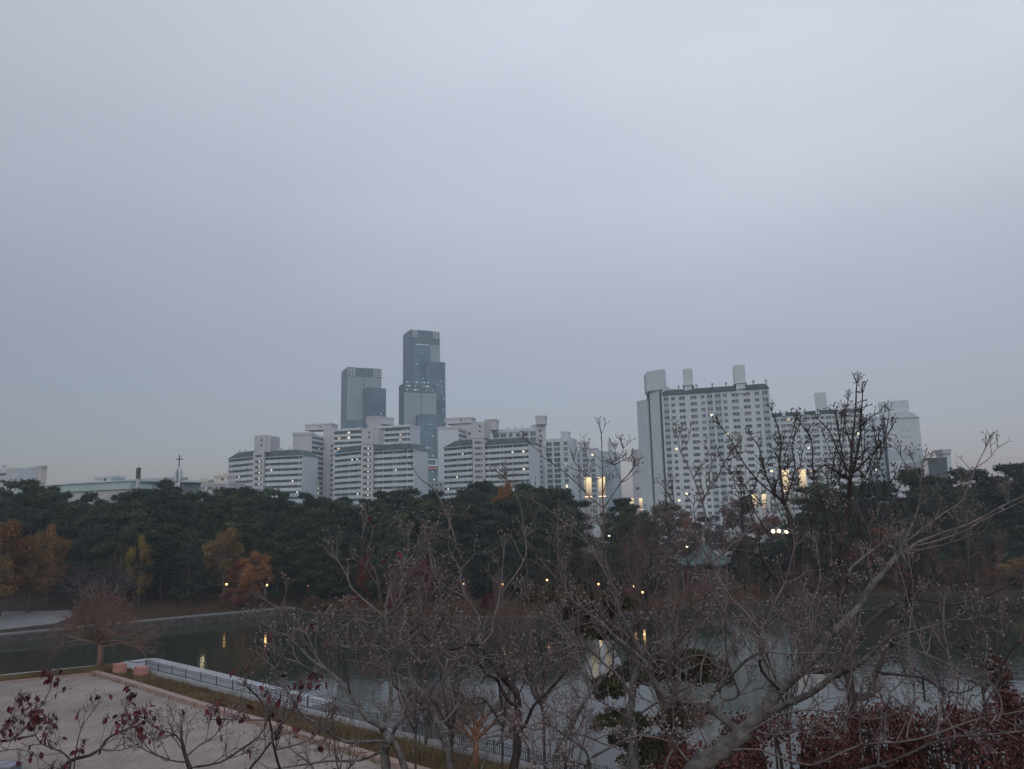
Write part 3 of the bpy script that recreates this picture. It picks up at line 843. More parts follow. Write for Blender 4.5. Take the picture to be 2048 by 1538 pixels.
for u in (.6, .8): mb = MB(); Fh.box(mb, Fh.L * u, Fh.L * u + .9, zat(1757, 829, 350), zat(1757, 826, 350), 0, .05); sub(B, mb, 'small_window', GLASS)
# Q, R
B = bld('dark glass fronted low block right of the arched gable block', (1855, 917, 300), 'office block', 'office_block')
F = Face((1855, 917.5, 300), (1893, 915.5, 298)); body(B, F, 12, mat('dark_blue_cladding', (.05, .075, .10), .5, .1, .2))
mb = MB(); F.box(mb, -.2, F.L + .2, F.z - .3, F.z + .3, -12, .2); sub(B, mb, 'parapet', mat('plum_trim', (.10, .08, .11), .7))
G = Face((1846, 921, 300), (1855, 920, 300)); body(B, G, 12, PINKW, name='side_wall')
for i in range(4):
    mb = MB(); F.box(mb, 0, F.L, F.z - 3 - 3 * i, F.z - 2.85 - 3 * i, 0, .05); sub(B, mb, 'floor_line', DSTR)
B = bld('slim pale tower with a cap standing behind the dark low block', (1886, 899, 360), 'tower block', 'tower_block')
F = Face((1886, 905, 360), (1901, 905, 360)); body(B, F, 6, WHITE)
headbox(B, (1884.5, 899, 359), (1902, 899, 359), 7, 907, PINKW)

# ---- glass towers far behind
def prism(B, q1, q2, T, zb, name, front, side, crown=None):
    F = Face(q1, q2)
    # back leans away to the left so that the left face shows
    mb = MB(); zt = F.z
    b = [F.p(0, 0, zb), F.p(F.L, 0, zb), F.p(F.L, -T, zb), F.p(0, -T, zb)]
    mb.hexa(b, [Vector((q.x, q.y, zt)) for q in b])
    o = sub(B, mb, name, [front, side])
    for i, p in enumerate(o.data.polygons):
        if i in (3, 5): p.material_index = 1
    return F
def lattice(B, F, u0, u1, z0, z1, nm='crown_lattice'):
    mb = MB(); k = z0
    while k < z1: F.box(mb, u0, u1, k, k + .35, .05, .5); k += 2.0
    u = u0
    while u < u1: F.box(mb, u, u + .35, z0, z1, .1, .4); u += 3.2
    sub(B, mb, nm, LATT)
def mullions(B, F, u0, u1, z0, z1, du=4.0, dz=3.6):
    mb = MB(); u = u0
    while u <= u1: F.box(mb, u - .15, u + .15, z0, z1, 0, .3); u += du
    sub(B, mb, 'mullions', mat('mullion', (.15, .23, .28), .5, .05))
    mb = MB(); z = z0
    while z < z1: F.box(mb, u0, u1, z, z + .7, 0, .15); z += dz
    sub(B, mb, 'spandrels', mat('spandrel', (.08, .15, .20), .5, .05))
def sparkle(B, F, u0, u1, z0, z1, n, seed):
    r = random.Random(seed)
    for _ in range(n):
        u, z = r.uniform(u0, u1), z0 + 3.6 * r.randint(0, int((z1 - z0) / 3.6)) + 1.5
        lit(B, F, u, z, r.uniform(.6, 1.4), .8, r.choice([LITC, LITD, LITD, LITD]), .35)
B = bld('left glass tower with a pale panelled front and lattice crown', (695, 733, 750), 'tower', 'glass_tower')
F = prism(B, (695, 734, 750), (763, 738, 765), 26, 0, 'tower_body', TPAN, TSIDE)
mb = MB(); F.box(mb, 0, F.L, F.z - 9, F.z, 0, .25); sub(B, mb, 'crown_panel', TTOP)
lattice(B, F, .3, 8, F.z - 8, F.z + .5); lattice(B, F, F.L - 8, F.L - .3, F.z - 8, F.z + .5)
mb = MB(); 
for z_ in range(int(F.z - 45), int(F.z - 12), 4): F.box(mb, F.L * .46, F.L * .46 + 1.6, z_, z_ + 2, 0, .3)
tag(sub(B, mb, 'window_column', DSTR))
G = prism(B, (733, 775, 747), (772, 778, 757), 22, 0, 'lower_block', TGLAS, TGLAS); mullions(B, G, 0, G.L, 20, G.z); sparkle(B, G, 8, G.L - 1, 30, G.z - 8, 9, 4)
G = prism(B, (684.5, 840, 742), (745, 841, 752), 6, 0, 'base_block', TGLAS, TSIDE); mullions(B, G, 0, G.L, 20, G.z)
B = bld('tallest glass tower with a stepped right shoulder', (821, 658, 750), 'tower', 'glass_tower')
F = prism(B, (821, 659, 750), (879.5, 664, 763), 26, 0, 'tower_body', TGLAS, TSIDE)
mullions(B, F, 4, F.L * .62, 60, F.z - 14, 5.5)
mb = MB(); F.box(mb, 0, F.L, F.z - 14, F.z, 0, .3); sub(B, mb, 'crown_panel', TTOP)
mb = MB(); F.box(mb, F.L * .68, F.L, F.z - 42, F.z - 14, 0, .25); sub(B, mb, 'side_panel', TPAN)
mb = MB(); F.box(mb, 0, 2.0, 0, F.z, 0, .5); sub(B, mb, 'corner_fin', mat('fin', (.07, .13, .18), .5, .05))
mb = MB(); F.box(mb, 5, F.L * .62, F.z - 15.2, F.z - 14.4, .3, .8); sub(B, mb, 'ledge_line', LATT)
lattice(B, F, .3, 7, F.z - 7, F.z + .5); lattice(B, F, F.L - 7, F.L - .3, F.z - 7, F.z + .5)
sparkle(B, F, 5, F.L * .6, F.z - 90, F.z - 20, 9, 5)
G = prism(B, (853, 722, 748), (890.5, 725, 757), 24, 0, 'shoulder_block', TGLAS, TGLAS); mullions(B, G, 0, G.L, 30, G.z, 4.4); sparkle(B, G, 10, G.L - 1, G.z - 100, G.z - 20, 16, 6)
B = bld('lower front glass tower of the right pair with a pale panel and lit crown', (808, 765, 705), 'tower', 'glass_tower')
F = prism(B, (808, 765, 705), (872.5, 769, 716), 22, 0, 'tower_body', TPAN, TSIDE)
mb = MB(); F.box(mb, 0, F.L, F.z - 9, F.z, 0, .25); sub(B, mb, 'crown_panel', TTOP)
sparkle(B, F, 1, F.L - 1, F.z - 8, F.z, 22, 7)
mb = MB()
for z_ in range(int(F.z - 42), int(F.z - 12), 4): F.box(mb, F.L * .5, F.L * .5 + 1.5, z_, z_ + 2, 0, .3)
sub(B, mb, 'window_column', TGLAS)
G = prism(B, (836, 829, 700), (888, 830, 708), 20, 0, 'lower_block', TGLAS, TSIDE); mullions(B, G, 0, G.L, 15, G.z, 4.4); sparkle(B, G, 4, G.L - 2, 30, G.z - 3, 14, 8)
mb = MB(); z_ = zat(850, 932, 700); G.box(mb, 3, G.L * .7, z_, z_ + .8, 0, 2); G.box(mb, 3, G.L * .7, z_ + 5.4, z_ + 6.2, 0, 2); G.box(mb, G.L * .7 - .8, G.L * .7, z_, z_ + 6.2, 0, 2.1); sub(B, mb, 'sky_bridge_frame', LATT)
mb = MB(); G.box(mb, 3, G.L * .7, z_ - 3, z_ - 1, 0, 1.5); sub(B, mb, 'red_band', mat('dull_red', (.35, .14, .14), .7, .05))

# ---- left group
B = bld('cream ended block with striped balconies at the left edge of the picture', (36, 937, 305))
F = Face((-45, 941, 312), (36, 936.5, 302)); body(B, F, 12)
floors(B, F, 2.8, band(F, 2.8, 1.2, seed=40), first=1.6)
G = Face((36, 936.5, 302), (55, 938, 312)); body(B, G, 4, GREYW)
G = Face((55, 935.5, 312), (82.5, 937, 309)); body(B, G, 2.5, CREAM)
mb = MB(); G.box(mb, -.5, G.L + .4, G.z - .2, G.z + .5, -2.7, .4); sub(B, mb, 'cornice', PINKW)
for u, z_ in ((.18, 2.5), (.18, 6.5)):
    mb = MB(); G.box(mb, G.L * u, G.L * u + .9, G.z - z_ - 1, G.z - z_, 0, .05); sub(B, mb, 'window', GLASS)
vents(B, F, (11, 12.5), F.z + .4, .8)
B = bld('long low hall with a pale teal glass band and grey roof', (86, 972, 280), 'hall', 'assembly_hall')
F = Face((84, 972, 282), (258, 969.5, 262))
TEALB = mat('teal_glazed_band', (.34, .46, .48), .4, .05, .05)
body(B, F, 30, GREYW, o=-.6)
mb = MB(); zb = F.z - 2.6; F.box(mb, -.5, F.L + .5, zb, F.z, -30, 0); sub(B, mb, 'fascia', TEALB)
G = Face((258.2, 969.5, 262), (303, 971, 268)); body(B, G, 26, GREYW, o=-.6); mb = MB(); G.box(mb, 0, G.L, zb, G.z, -26, 0); sub(B, mb, 'fascia', TEALB)
mb = MB()
mb.hexa([F.p(-1, .5, F.z), F.p(F.L + .5, .5, F.z), F.p(F.L + 6, -30, F.z), F.p(-1, -30, F.z)], [F.p(9, -12, F.z + 1.6), F.p(F.L - 3, -12, F.z + 1.6), F.p(F.L - 3, -20, F.z + 1.6), F.p(9, -20, F.z + 1.6)])
sub(B, mb, 'roof', mat('hall_roof', (.20, .24, .25), .6, .08, .1))
for i in range(9): mb = MB(); F.box(mb, F.L * i / 9, F.L * i / 9 + .18, zb, F.z, 0, .08); sub(B, mb, 'fascia_joint', GREYW)
headbox(B, (190, 953.5, 272), (223, 953, 270), 6, 968, WHITE, win=1)
B = bld('round dark topped chimney standing behind the hall roof', (277, 936, 262), 'chimney', 'chimney')
p = at(277.5, 935, 262); k = B.location
mb = MB(); mb.tube([(p.x, p.y, p.z - 3.8), (p.x, p.y, p.z - .3), (p.x, p.y, p.z)], [.75, .75, .5], 14); sub(B, mb, 'dark_cap', mat('sooty_metal', (.07, .06, .07), .7))
mb = MB(); mb.tube([(p.x, p.y, 0), (p.x, p.y, p.z - 3.8)], [.7, .6], 12); sub(B, mb, 'shaft', GREYW)
mb = MB(); p = at(236, 934, 290); mb.tube([(p.x, p.y, 4), (p.x, p.y, p.z)], [.12, .05], 5)
tag(mb.build('radio_mast', mat('mast_metal', (.32, .33, .36), .6)), 'very thin mast rising behind the hall roof', 'mast')
# church
B = bld('open arched church steeple carrying a tall dark cross', (355, 936, 262), 'church', 'church_steeple')
F = Face((349.5, 941, 262), (361, 941, 262)); zb = F.z
for u in (0, F.L - .55):
    mb = MB(); F.box(mb, u, u + .55, -1, zb, -1.8, 0); sub(B, mb, 'tower_post', WHITE)
mb = MB(); F.box(mb, 0, F.L, -1, zb - 4.0, -1.6, -.1); F.box(mb, 0, F.L, zb - 3.5, zb - 3.2, -1.6, .1); sub(B, mb, 'tower_wall', GREYW)
mb = MB(); n = 8
pts_ = [F.p(F.L / 2 - math.cos(math.pi * i / n) * (F.L / 2 - .25), -.9, zb + math.sin(math.pi * i / n) * .9) for i in range(n + 1)]
mb.tube(pts_, .32, 6); sub(B, mb, 'arch', WHITE)
mb = MB(); c = F.p(F.L / 2, -.9, zb - 2.2); mb.octa(c, .28, .4); sub(B, mb, 'bell', mat('bell_bronze', (.12, .1, .09), .5, metal=.5))
cr_ = MB(); c = F.p(F.L / 2, -.9, zb + .9); zt = zat(356.5, 909, 262)
F.box(cr_, F.L / 2 - .15, F.L / 2 + .15, zb + .8, zt, -1.05, -.75); zz = zt - .28 * (zt - zb)
F.box(cr_, F.L / 2 - 1.25, F.L / 2 + 1.25, zz - .15, zz + .15, -1.08, -.72); sub(B, cr_, 'cross', mat('dark_cross', (.05, .05, .06), .6))
B = bld('cream block just left of the church steeple', (331, 954, 330)); F = Face((330.5, 954, 330), (349, 953, 329)); body(B, F, 9, CREAM)
mb = MB(); F.box(mb, -.3, F.L + .3, F.z - .6, F.z + .1, -9, .4); sub(B, mb, 'parapet', PINKW); 
mb = MB(); F.box(mb, F.L * .3, F.L * .7, F.z - 2.4, F.z - 1.4, 0, .05); sub(B, mb, 'window', GLASS)
B = bld('low long apartment block with dark square windows right of the steeple', (361, 968, 322))
F = Face((361, 968.5, 324), (458, 965.5, 318)); body(B, F, 11, PINKW)
mb = MB(); F.box(mb, -.2, F.L + .2, F.z - .6, F.z + .15, -11, .35); sub(B, mb, 'parapet', PINKW)
windows(B, F, [(F.L * a, w) for a, w in ((.03, .8), (.18, 1.2), (.33, 1.5), (.43, .6), (.48, .8), (.62, 2.4), (.75, .9), (.87, 2.6))], 2.9, 1.2, first=1.5, litp=0, frame=False)
headbox(B, (393, 960, 322), (417, 959, 321), 6, 968, CREAM); headbox(B, (402, 956, 323), (409, 956, 323), 3, 961, PINKW, lip=False)
headbox(B, (428.5, 951, 320), (455, 950, 319), 6, 967, CREAM, win=1); headbox(B, (438, 946, 321), (448, 946, 321), 3, 952, CREAM, lip=False)
B = bld('plain grey low wall like building below the steeple', (361, 985, 245), 'low building', 'low_building')
F = Face((361, 986, 245), (393, 985, 245)); body(B, F, 8, GREYW); mb = MB(); F.box(mb, -.2, F.L + .2, F.z - .1, F.z + .2, -8, .2); sub(B, mb, 'parapet', WHITE)
F2_ = F; mb = MB(); F.box(mb, F.L * .6, F.L * .6 + 1.2, F.z - 3.5, F.z - 2.2, 0, .05); sub(B, mb, 'window', GLASS)

# ================================================================ lit pillars
PIL = mat('pillar_stone', (0.36, 0.36, 0.37), 0.8, .05, .5)
def glow_mat(name, top, bot, s):
    M = mat(name, (.30, .27, .25), .5, .0, 1.0)
    t = M.node_tree; b = t.nodes['Principled BSDF']
    tc_ = t.nodes.new('ShaderNodeTexCoord'); sp_ = t.nodes.new('ShaderNodeSeparateXYZ'); t.links.new(tc_.outputs['Generated'], sp_.inputs[0])
    rp = t.nodes.new('ShaderNodeValToRGB'); rp.color_ramp.elements[0].color = (*bot, 1); rp.color_ramp.elements[1].color = (*top, 1)
    rp.color_ramp.elements[0].position = .1; rp.color_ramp.elements[1].position = .95
    t.links.new(sp_.outputs['Z'], rp.inputs[0]); t.links.new(rp.outputs[0], b.inputs['Emission Color']); b.inputs['Emission Strength'].default_value = s
    return M
GLOW = glow_mat('lantern_falloff', (1.0, .80, .44), (.12, .065, .045), 1.0)  # lamp falloff down the pillar head put into emission: bright top, dim foot
LAMPW = mat('lamp_glow', (.9, .85, .7), .5, .0, emit=(1.0, .56, .20), estr=4)
LAMPC = mat('white_lamp_glow', (.9, .9, .8), .5, .0, emit=(1.0, .80, .44), estr=5)
PIN = mat('glowing_ring', (.8, .7, .5), .5, .0, emit=(1.0, .75, .45), estr=1.6)  # ring is no lamp; its brightness is put in as emission
def pillar(px, pt, pm, D, wpx, label):
    p = at(px, pt, D); r = wpx / 2 * D / FPX; gz = ground_z(p.x, p.y); zm = zat(px, pm, D)
    T = thing('lit_pillar', label, 'pillar', (p.x, p.y, gz), 'tall pillars with lit lantern tops')
    h = p.z - gz; hm = zm - gz
    mb = MB(); mb.tube([(0, 0, -.2), (0, 0, hm)], [r * .96, r * .9], 16); mb.build('shaft', PIL, T)
    mb = MB(); mb.tube([(0, 0, hm + .1), (0, 0, h - .25)], [r * .97, r], 16); mb.build('lantern', GLOW, T)
    mb = MB(); mb.tube([(0, 0, h - .25), (0, 0, h)], [r * 1.04, r * 1.04], 16); mb.build('cap', PIL, T)
    mb = MB(); mb.tube([(0, 0, hm - .05), (0, 0, hm + .12)], [r * 1.08, r * 1.08], 16); mb.build('ring', PIN, T)
pillar(1175.5, 953, 994, 195, 14, 'left one of the two tall lit columns in front of the apartment blocks')
pillar(1203, 952, 993, 192, 14, 'right one of the two tall lit columns, behind the bare dogwood tip')
pillar(1263, 995, 1018, 330, 8, 'small far lit column beside the dark pine crown, left of its pair')
pillar(1281, 995, 1019, 330, 7, 'small far lit column, right of its pair, under the narrow block')
pillar(1570.5, 938, 982, 190, 13, 'tall lit column behind the dark bare tree, left of the right hand pair')
pillar(1603.5, 937, 983, 187, 14, 'tall lit column behind the dark bare tree, right of the right hand pair')
pillar(1508, 987, 1014, 310, 8, 'small far lit column below the big block, left of two')
pillar(1527, 987, 1014, 310, 8, 'small far lit column below the big block, right of two')

# ---- lamps
POLE = mat('lamp_pole', (.05, .05, .055), .6, .1, 2)
def lamp(px, py, D, label, rpx=2.2, twin=False, m_=None, grp='lit lamps on poles in the park'):
    p = at(px, py, D); gz = ground_z(p.x, p.y); h = max(.6, p.z - gz); r = rpx * D / FPX
    T = thing('street_lamp', label, 'street lamp', (p.x, p.y, gz), grp)
    mb = MB(); mb.tube([(0, 0, -.1), (0, 0, .35), (0, 0, h - r)], [.11, .06, .045], 6)
    if twin: mb.tube([(-1.6 * r, 0, h - r * .8), (0, 0, h - r * 1.3), (1.6 * r, 0, h - r * .8)], .04, 5)
    mb.build('pole', POLE, T)
    for s_ in ((-1.6 * r, 1.6 * r) if twin else (0,)):
        mb = MB(); mb.tube([(s_, 0, h - r), (s_, 0, h - .4 * r), (s_, 0, h + .5 * r), (s_, 0, h + r)], [.45 * r, r, r * .9, .35 * r], 8); mb.build('lantern', m_ or LAMPC, T, smooth=True)
        mb = MB(); mb.tube([(s_, 0, h + r), (s_, 0, h + r * 1.35)], [r * .9, r * .15], 8); mb.build('lamp_cap', POLE, T)
def lamp_light(p, watts, col, r=.25):
    ld = bpy.data.lights.new('lamp_light', 'POINT'); ld.energy = watts; ld.color = col; ld.shadow_soft_size = r
    o = bpy.data.objects.new('lamp_light', ld); COL.objects.link(o); o.location = p; return o
def plamp(px, py, D, label):
    p = at(px, py, D - .5); lamp_light(p + Vector((0, 0, .1)), 8, (1, .6, .25), .15)
    lamp(px, py, D, label, 1.9, False, LAMPW, 'low warm path lamps along the far shore')
for px, py, D, lb_ in ((453, 1168.5, 131, 'leftmost warm path lamp, left of the red maple by the far shore'), (490, 1168, 130, 'warm path lamp directly below the red orange maple'),
        (534, 1170, 129, 'warm path lamp at the right edge of the red orange maple'), (617, 1170, 134, 'dim path lamp in the dark gap right of the red orange maple'),
        (720, 1167, 136, 'faint path lamp, left of two close ones under the dark pines'), (737, 1166.5, 136, 'faint path lamp, right of two close ones under the dark pines'),
        (798, 1163, 134, 'greenish dim path lamp left of the dark red maple'), (845, 1175, 126, 'orange path lamp beside the dark red maple'),
        (928, 1167, 119, 'bright path lamp right of the dark red maple'), (1005, 1169, 117, 'bright path lamp between two bare twigs in mid shore'),
        (1094, 1160, 119, 'bright path lamp above the yellow green pine pad'), (1197, 1168, 120, 'path lamp behind the right tip of the pine pad'),
        (1268, 1172, 121, 'path lamp left of the pavilion, upper of two'), (1285, 1184.5, 118, 'path lamp left of the pavilion, lower of two at the shore')):
    plamp(px, py, D, lb_)
for a in ((413, 1105, 140, 'bright twin street lamp in front of the bronze tree', 3.0, True), (1218, 1069, 165, 'bright white lamp at the foot of the two tall lit columns', 3.2, False),
          (1237, 1067, 200, 'dimmer white lamp right of the column lamp', 1.9, False), (1245, 1066, 190, 'narrow white lamp, rightmost of three below the dark pine crown', 2.3, False),
          (1374, 1093, 150, 'small white lamp over the pavilion roof left slope', 1.8, False), (1552, 1062, 182, 'brightest pair of street lamps behind the dark tree trunk', 3.6, True),
          (1573, 1063, 181, 'bright street lamp touching the dark trunk, right of the pair', 3.6, False), (1764, 1067, 165, 'warm lamp among the rusty leaves on the right', 2.4, False),
          (1792, 1052, 158, 'small lamp above and right of the rusty leaves lamp', 1.8, False), (1950, 1052, 160, 'street lamp lighting the yellow ginkgo at the right', 3.0, False),
          (867, 1083, 175, 'tiny white lamp high among the dark pines', 1.1, False)):
    lamp(*a); lamp_light(at(a[0], a[1] + 1, a[2] - .8), 55 * (a[4] / 3) ** 2, (1, .84, .55))

# ================================================================ pavilion
pc = gp(1413, 1192, -0.6)
pv = thing('pavilion', 'hexagonal pavilion with a teal green tiled roof and dark red columns at the water', 'pavilion', (pc.x, pc.y, -0.6))
PTILE = mat('green_roof_tiles', (.055, .095, .095), .7, .25, 6, bump=.4, bscale=12)
PRED = mat('dark_red_timber', (.10, .028, .026), .6, .2, 2)
PUND = mat('painted_brackets', (.028, .05, .05), .7, .3, 8)
n = 6; RE = 5.1; zE = 5.4; zA = 9.0
mb = MB(); prof = [(0.16, zA), (1.0, zA - 1.15), (2.2, zA - 2.2), (3.6, zA - 3.05), (RE, zE + .08)]
rings = []
for rr, zz in prof:
    ring_ = []
    for i in range(n * 4):
        a = math.pi * 2 * i / (n * 4) + .26; f = (i % 4) / 4.0
        rad = rr * math.cos(math.pi / 6) / math.cos((f - .5) * math.pi / 3)
        lift = (abs(f - .5) * 2) ** 3 * .55 * (rr / RE) ** 3
        ring_.append((rad * math.cos(a), rad * math.sin(a), zz + lift))
    rings.append(ring_)
k = n * 4
mb.v = [v for r_ in rings for v in r_] + [(x, y, z - .25) for x, y, z in rings[-1]]
for i in range(len(rings)):
    for j in range(k): mb.f.append((i * k + j, i * k + (j + 1) % k, (i + 1) * k + (j + 1) % k, (i + 1) * k + j)); mb.m.append(0)
mb.f.append(tuple(range(k))); mb.m.append(0)
rf = mb.build('roof', PTILE, pv)
for i in range(n):
    mb = MB(); j = i * 4
    mb.tube([Vector(r_[j]) + Vector((0, 0, .08)) for r_ in rings], [.14, .15, .16, .17, .2], 6); mb.build('ridge', PTILE, rf)
mb = MB(); mb.tube([(0, 0, zA - .1), (0, 0, zA + .25), (0, 0, zA + .45), (0, 0, zA + .75), (0, 0, zA + 1.1)], [.35, .22, .34, .2, .03], 8); mb.build('finial', GREYW, rf)
mb = MB(); mb.tube([(0, 0, zE - .75), (0, 0, zE - .1)], [3.6, 4.6], 6); mb.build('bracket_band', PUND, pv)
for i in range(n):
    a = math.pi * 2 * i / n + .26; x, y = 3.4 * math.cos(a), 3.4 * math.sin(a)
    mb = MB(); mb.tube([(x, y, .6), (x, y, zE - .6)], [.22, .2], 8); mb.build('column', PRED, pv)
mb = MB(); mb.tube([(0, 0, .45), (0, 0, .8)], [4.4, 4.4], 6); mb.build('deck', PRED, pv)
for i in range(n):
    a = math.pi * 2 * i / n + .26; mb = MB(); x, y = 3.6 * math.cos(a), 3.6 * math.sin(a); mb.tube([(x, y, -1.2), (x, y, .5)], .25, 8); mb.build('stone_pile', DSTONE, pv)
for i in range(n):
    a, c = math.pi * 2 * i / n + .26, math.pi * 2 * (i + 1) / n + .26
    A, C_ = Vector((4.2 * math.cos(a), 4.2 * math.sin(a), 0)), Vector((4.2 * math.cos(c), 4.2 * math.sin(c), 0))
    mb = MB()
    for z_ in (1.0, 1.6): mb.tube([A + Vector((0, 0, z_)), C_ + Vector((0, 0, z_))], .05, 4)
    for q in range(9): x = A.lerp(C_, q / 8); mb.tube([x + Vector((0, 0, .8)), x + Vector((0, 0, 1.6))], .035, 4)
    mb.build('railing', mat('plum_red_paint', (.16, .04, .055), .6, .15, 3), pv)
# low brown walled house behind the pavilion clearing
B = bld('low building with a tan roof beyond the pale clearing', (1525, 1100, 185), 'low building', 'low_building')
F = Face((1520, 1112, 186), (1572, 1111, 184)); body(B, F, 7, CREAM, z0=2); mb = MB()
mb.hexa([F.p(-.6, .7, F.z), F.p(F.L + .6, .7, F.z), F.p(F.L + .6, -7.7, F.z), F.p(-.6, -7.7, F.z)], [F.p(.8, -3.4, F.z + 1.5), F.p(F.L - .8, -3.4, F.z + 1.5), F.p(F.L - .8, -3.6, F.z + 1.5), F.p(.8, -3.6, F.z + 1.5)])
sub(B, mb, 'roof', mat('tan_roof', (.22, .16, .12), .8, .15, .6))
for u in (.2, .5, .8): mb = MB(); F.box(mb, F.L * u - .5, F.L * u + .5, F.z - 1.8, F.z - .8, 0, .05); sub(B, mb, 'window', GLASS)

# ================================================================ trees of the park
BARK = mat('pine_bark', (.060, .040, .032), .9, .25, 4, rnd=.2)
GBARK = mat('grey_bark', (.10, .085, .08), .9, .25, 4, rnd=.15)
def leafmat(name, c, c2, rnd=.22, scale=1.1):
    M = mat(name, c, .9, .2, scale, col2=c2, rnd=rnd, spec=.08, detail=3)
    return M
PINE = leafmat('pine_needles', (.046, .066, .042), (.015, .027, .025), rnd=.32)
PINE2 = leafmat('green_needles', (.062, .086, .036), (.020, .038, .022), rnd=.3)
PINEY = leafmat('olive_needles', (.056, .060, .028), (.030, .026, .016), rnd=.05)
OLIVE = leafmat('olive_leaves', (.060, .058, .022), (.028, .034, .018))
ORNG = leafmat('orange_leaves', (.24, .108, .038), (.115, .058, .027))
GOLD = leafmat('gold_leaves', (.215, .110, .036), (.11, .062, .026))
BRNZ = leafmat('bronze_leaves', (.20, .125, .048), (.10, .068, .034))
YELL = leafmat('yellow_leaves', (.30, .23, .05), (.16, .13, .035))
REDL = leafmat('dark_red_leaves', (.12, .022, .018), (.05, .014, .014))
RED2 = leafmat('russet_leaves', (.17, .050, .030), (.075, .024, .018))
BRWN = leafmat('brown_leaves', (.105, .070, .052), (.055, .040, .034))
TWG = leafmat('grey_twigs', (.075, .065, .068), (.045, .038, .042))

def tufts(rs, cen, rad, n, size, flat=.35, up=.35, stretch=1.0):
    # n small quads filling an ellipsoid
    d = rs.normal(size=(n, 3)); d /= np.linalg.norm(d, axis=1)[:, None]
    r = rs.uniform(0.15, 1, n) ** .45
    c = np.array(cen) + d * r[:, None] * np.array(rad)
    c += rs.normal(size=(n, 3)) * size * .5
    a = rs.normal(size=(n, 3)); a /= np.linalg.norm(a, axis=1)[:, None]
    nn = rs.normal(size=(n, 3)) * (1 - up) + np.array([0, 0, 1]) * up + d * .35
    b = np.cross(a, nn); b /= (np.linalg.norm(b, axis=1)[:, None] + 1e-9)
    s = size * rs.uniform(.5, 1.3, n)[:, None]
    a = a * s * stretch; b = b * s * .6
    return np.stack([c - a * .5 - b * .2, c + b * .5 - a * .1, c + a * .5 + b * .1, c - b * .5 + a * .15], 1).reshape(-1, 3)

def pine_proto(seed):               # unit height
    rs = np.random.RandomState(seed); V = []; tr = MB()
    lean = rs.normal(0, .05, 2)
    def ax(z): return Vector((lean[0] * z + .03 * math.sin(z * 5 + seed), lean[1] * z + .03 * math.cos(z * 4 + seed), z))
    tr.tube([ax(z) for z in (-.05, .1, .25, .4, .55, .7, .85, .95)], [.026, .021, .019, .017, .014, .011, .007, .003], 6)
    nl = rs.randint(18, 24)
    for i in range(nl):
        z = .20 + .76 * (i / (nl - 1)) ** .95
        env = (.32 * math.sin(math.pi * min(1, (1.06 - z) / .80) ** .8 * .62) + .03)
        a = i * 2.4 + rs.uniform(-.5, .5); ro = env * rs.uniform(.45, 1.05)
        if z > .93: ro *= .3
        c = ax(z) + Vector((math.cos(a) * ro, math.sin(a) * ro, rs.uniform(-.01, .03)))
        tr.tube([ax(z - .05), ax(z - .02).lerp(c, .5) + Vector((0, 0, -.01)), c], [.008, .005, .002], 4, cap=False)
        pr = rs.uniform(.085, .15) * (1.15 - .45 * z)
        V.append(tufts(rs, (c.x, c.y, c.z), (pr, pr, pr * .36), 230, .030, up=.5, stretch=1.5))
        for k in range(3):
            aa = rs.uniform(0, 6.28); q = (c.x + math.cos(aa) * pr * .8, c.y + math.sin(aa) * pr * .8, c.z + rs.uniform(-.02, .025))
            V.append(tufts(rs, q, (pr * .5, pr * .5, pr * .26), 80, .027, up=.5, stretch=1.6))
    return tr.mesh('trunk', True), quads_mesh('crown', np.concatenate(V))
def broad_proto(seed, dens=1.0, size=.032):
    rs = np.random.RandomState(seed); V = []; tr = MB()
    tr.tube([(0, 0, -.05), (.01, 0, .15), (0, .01, .32), (.01, 0, .6), (0, 0, .8)], [.03, .022, .018, .010, .004], 6)
    n = rs.randint(24, 32)
    for i in range(n):
        u = rs.normal(size=3); u /= np.linalg.norm(u); r = rs.uniform(.4, 1) ** .5
        c = np.array([u[0] * .31 * r, u[1] * .31 * r, .56 + u[2] * .39 * r])
        if c[2] < .17: c[2] = .17 + rs.uniform(0, .1)
        tr.tube([(0, 0, .25 + .2 * rs.rand()), tuple(c * [.5, .5, 1] - [0, 0, .08]), tuple(c)], [.009, .006, .002], 4, cap=False)
        pr = rs.uniform(.07, .13)
        V.append(tufts(rs, c, (pr, pr, pr * .8), int(230 * dens), size, up=.1))
    return tr.mesh('trunk', True), quads_mesh('crown', np.concatenate(V))

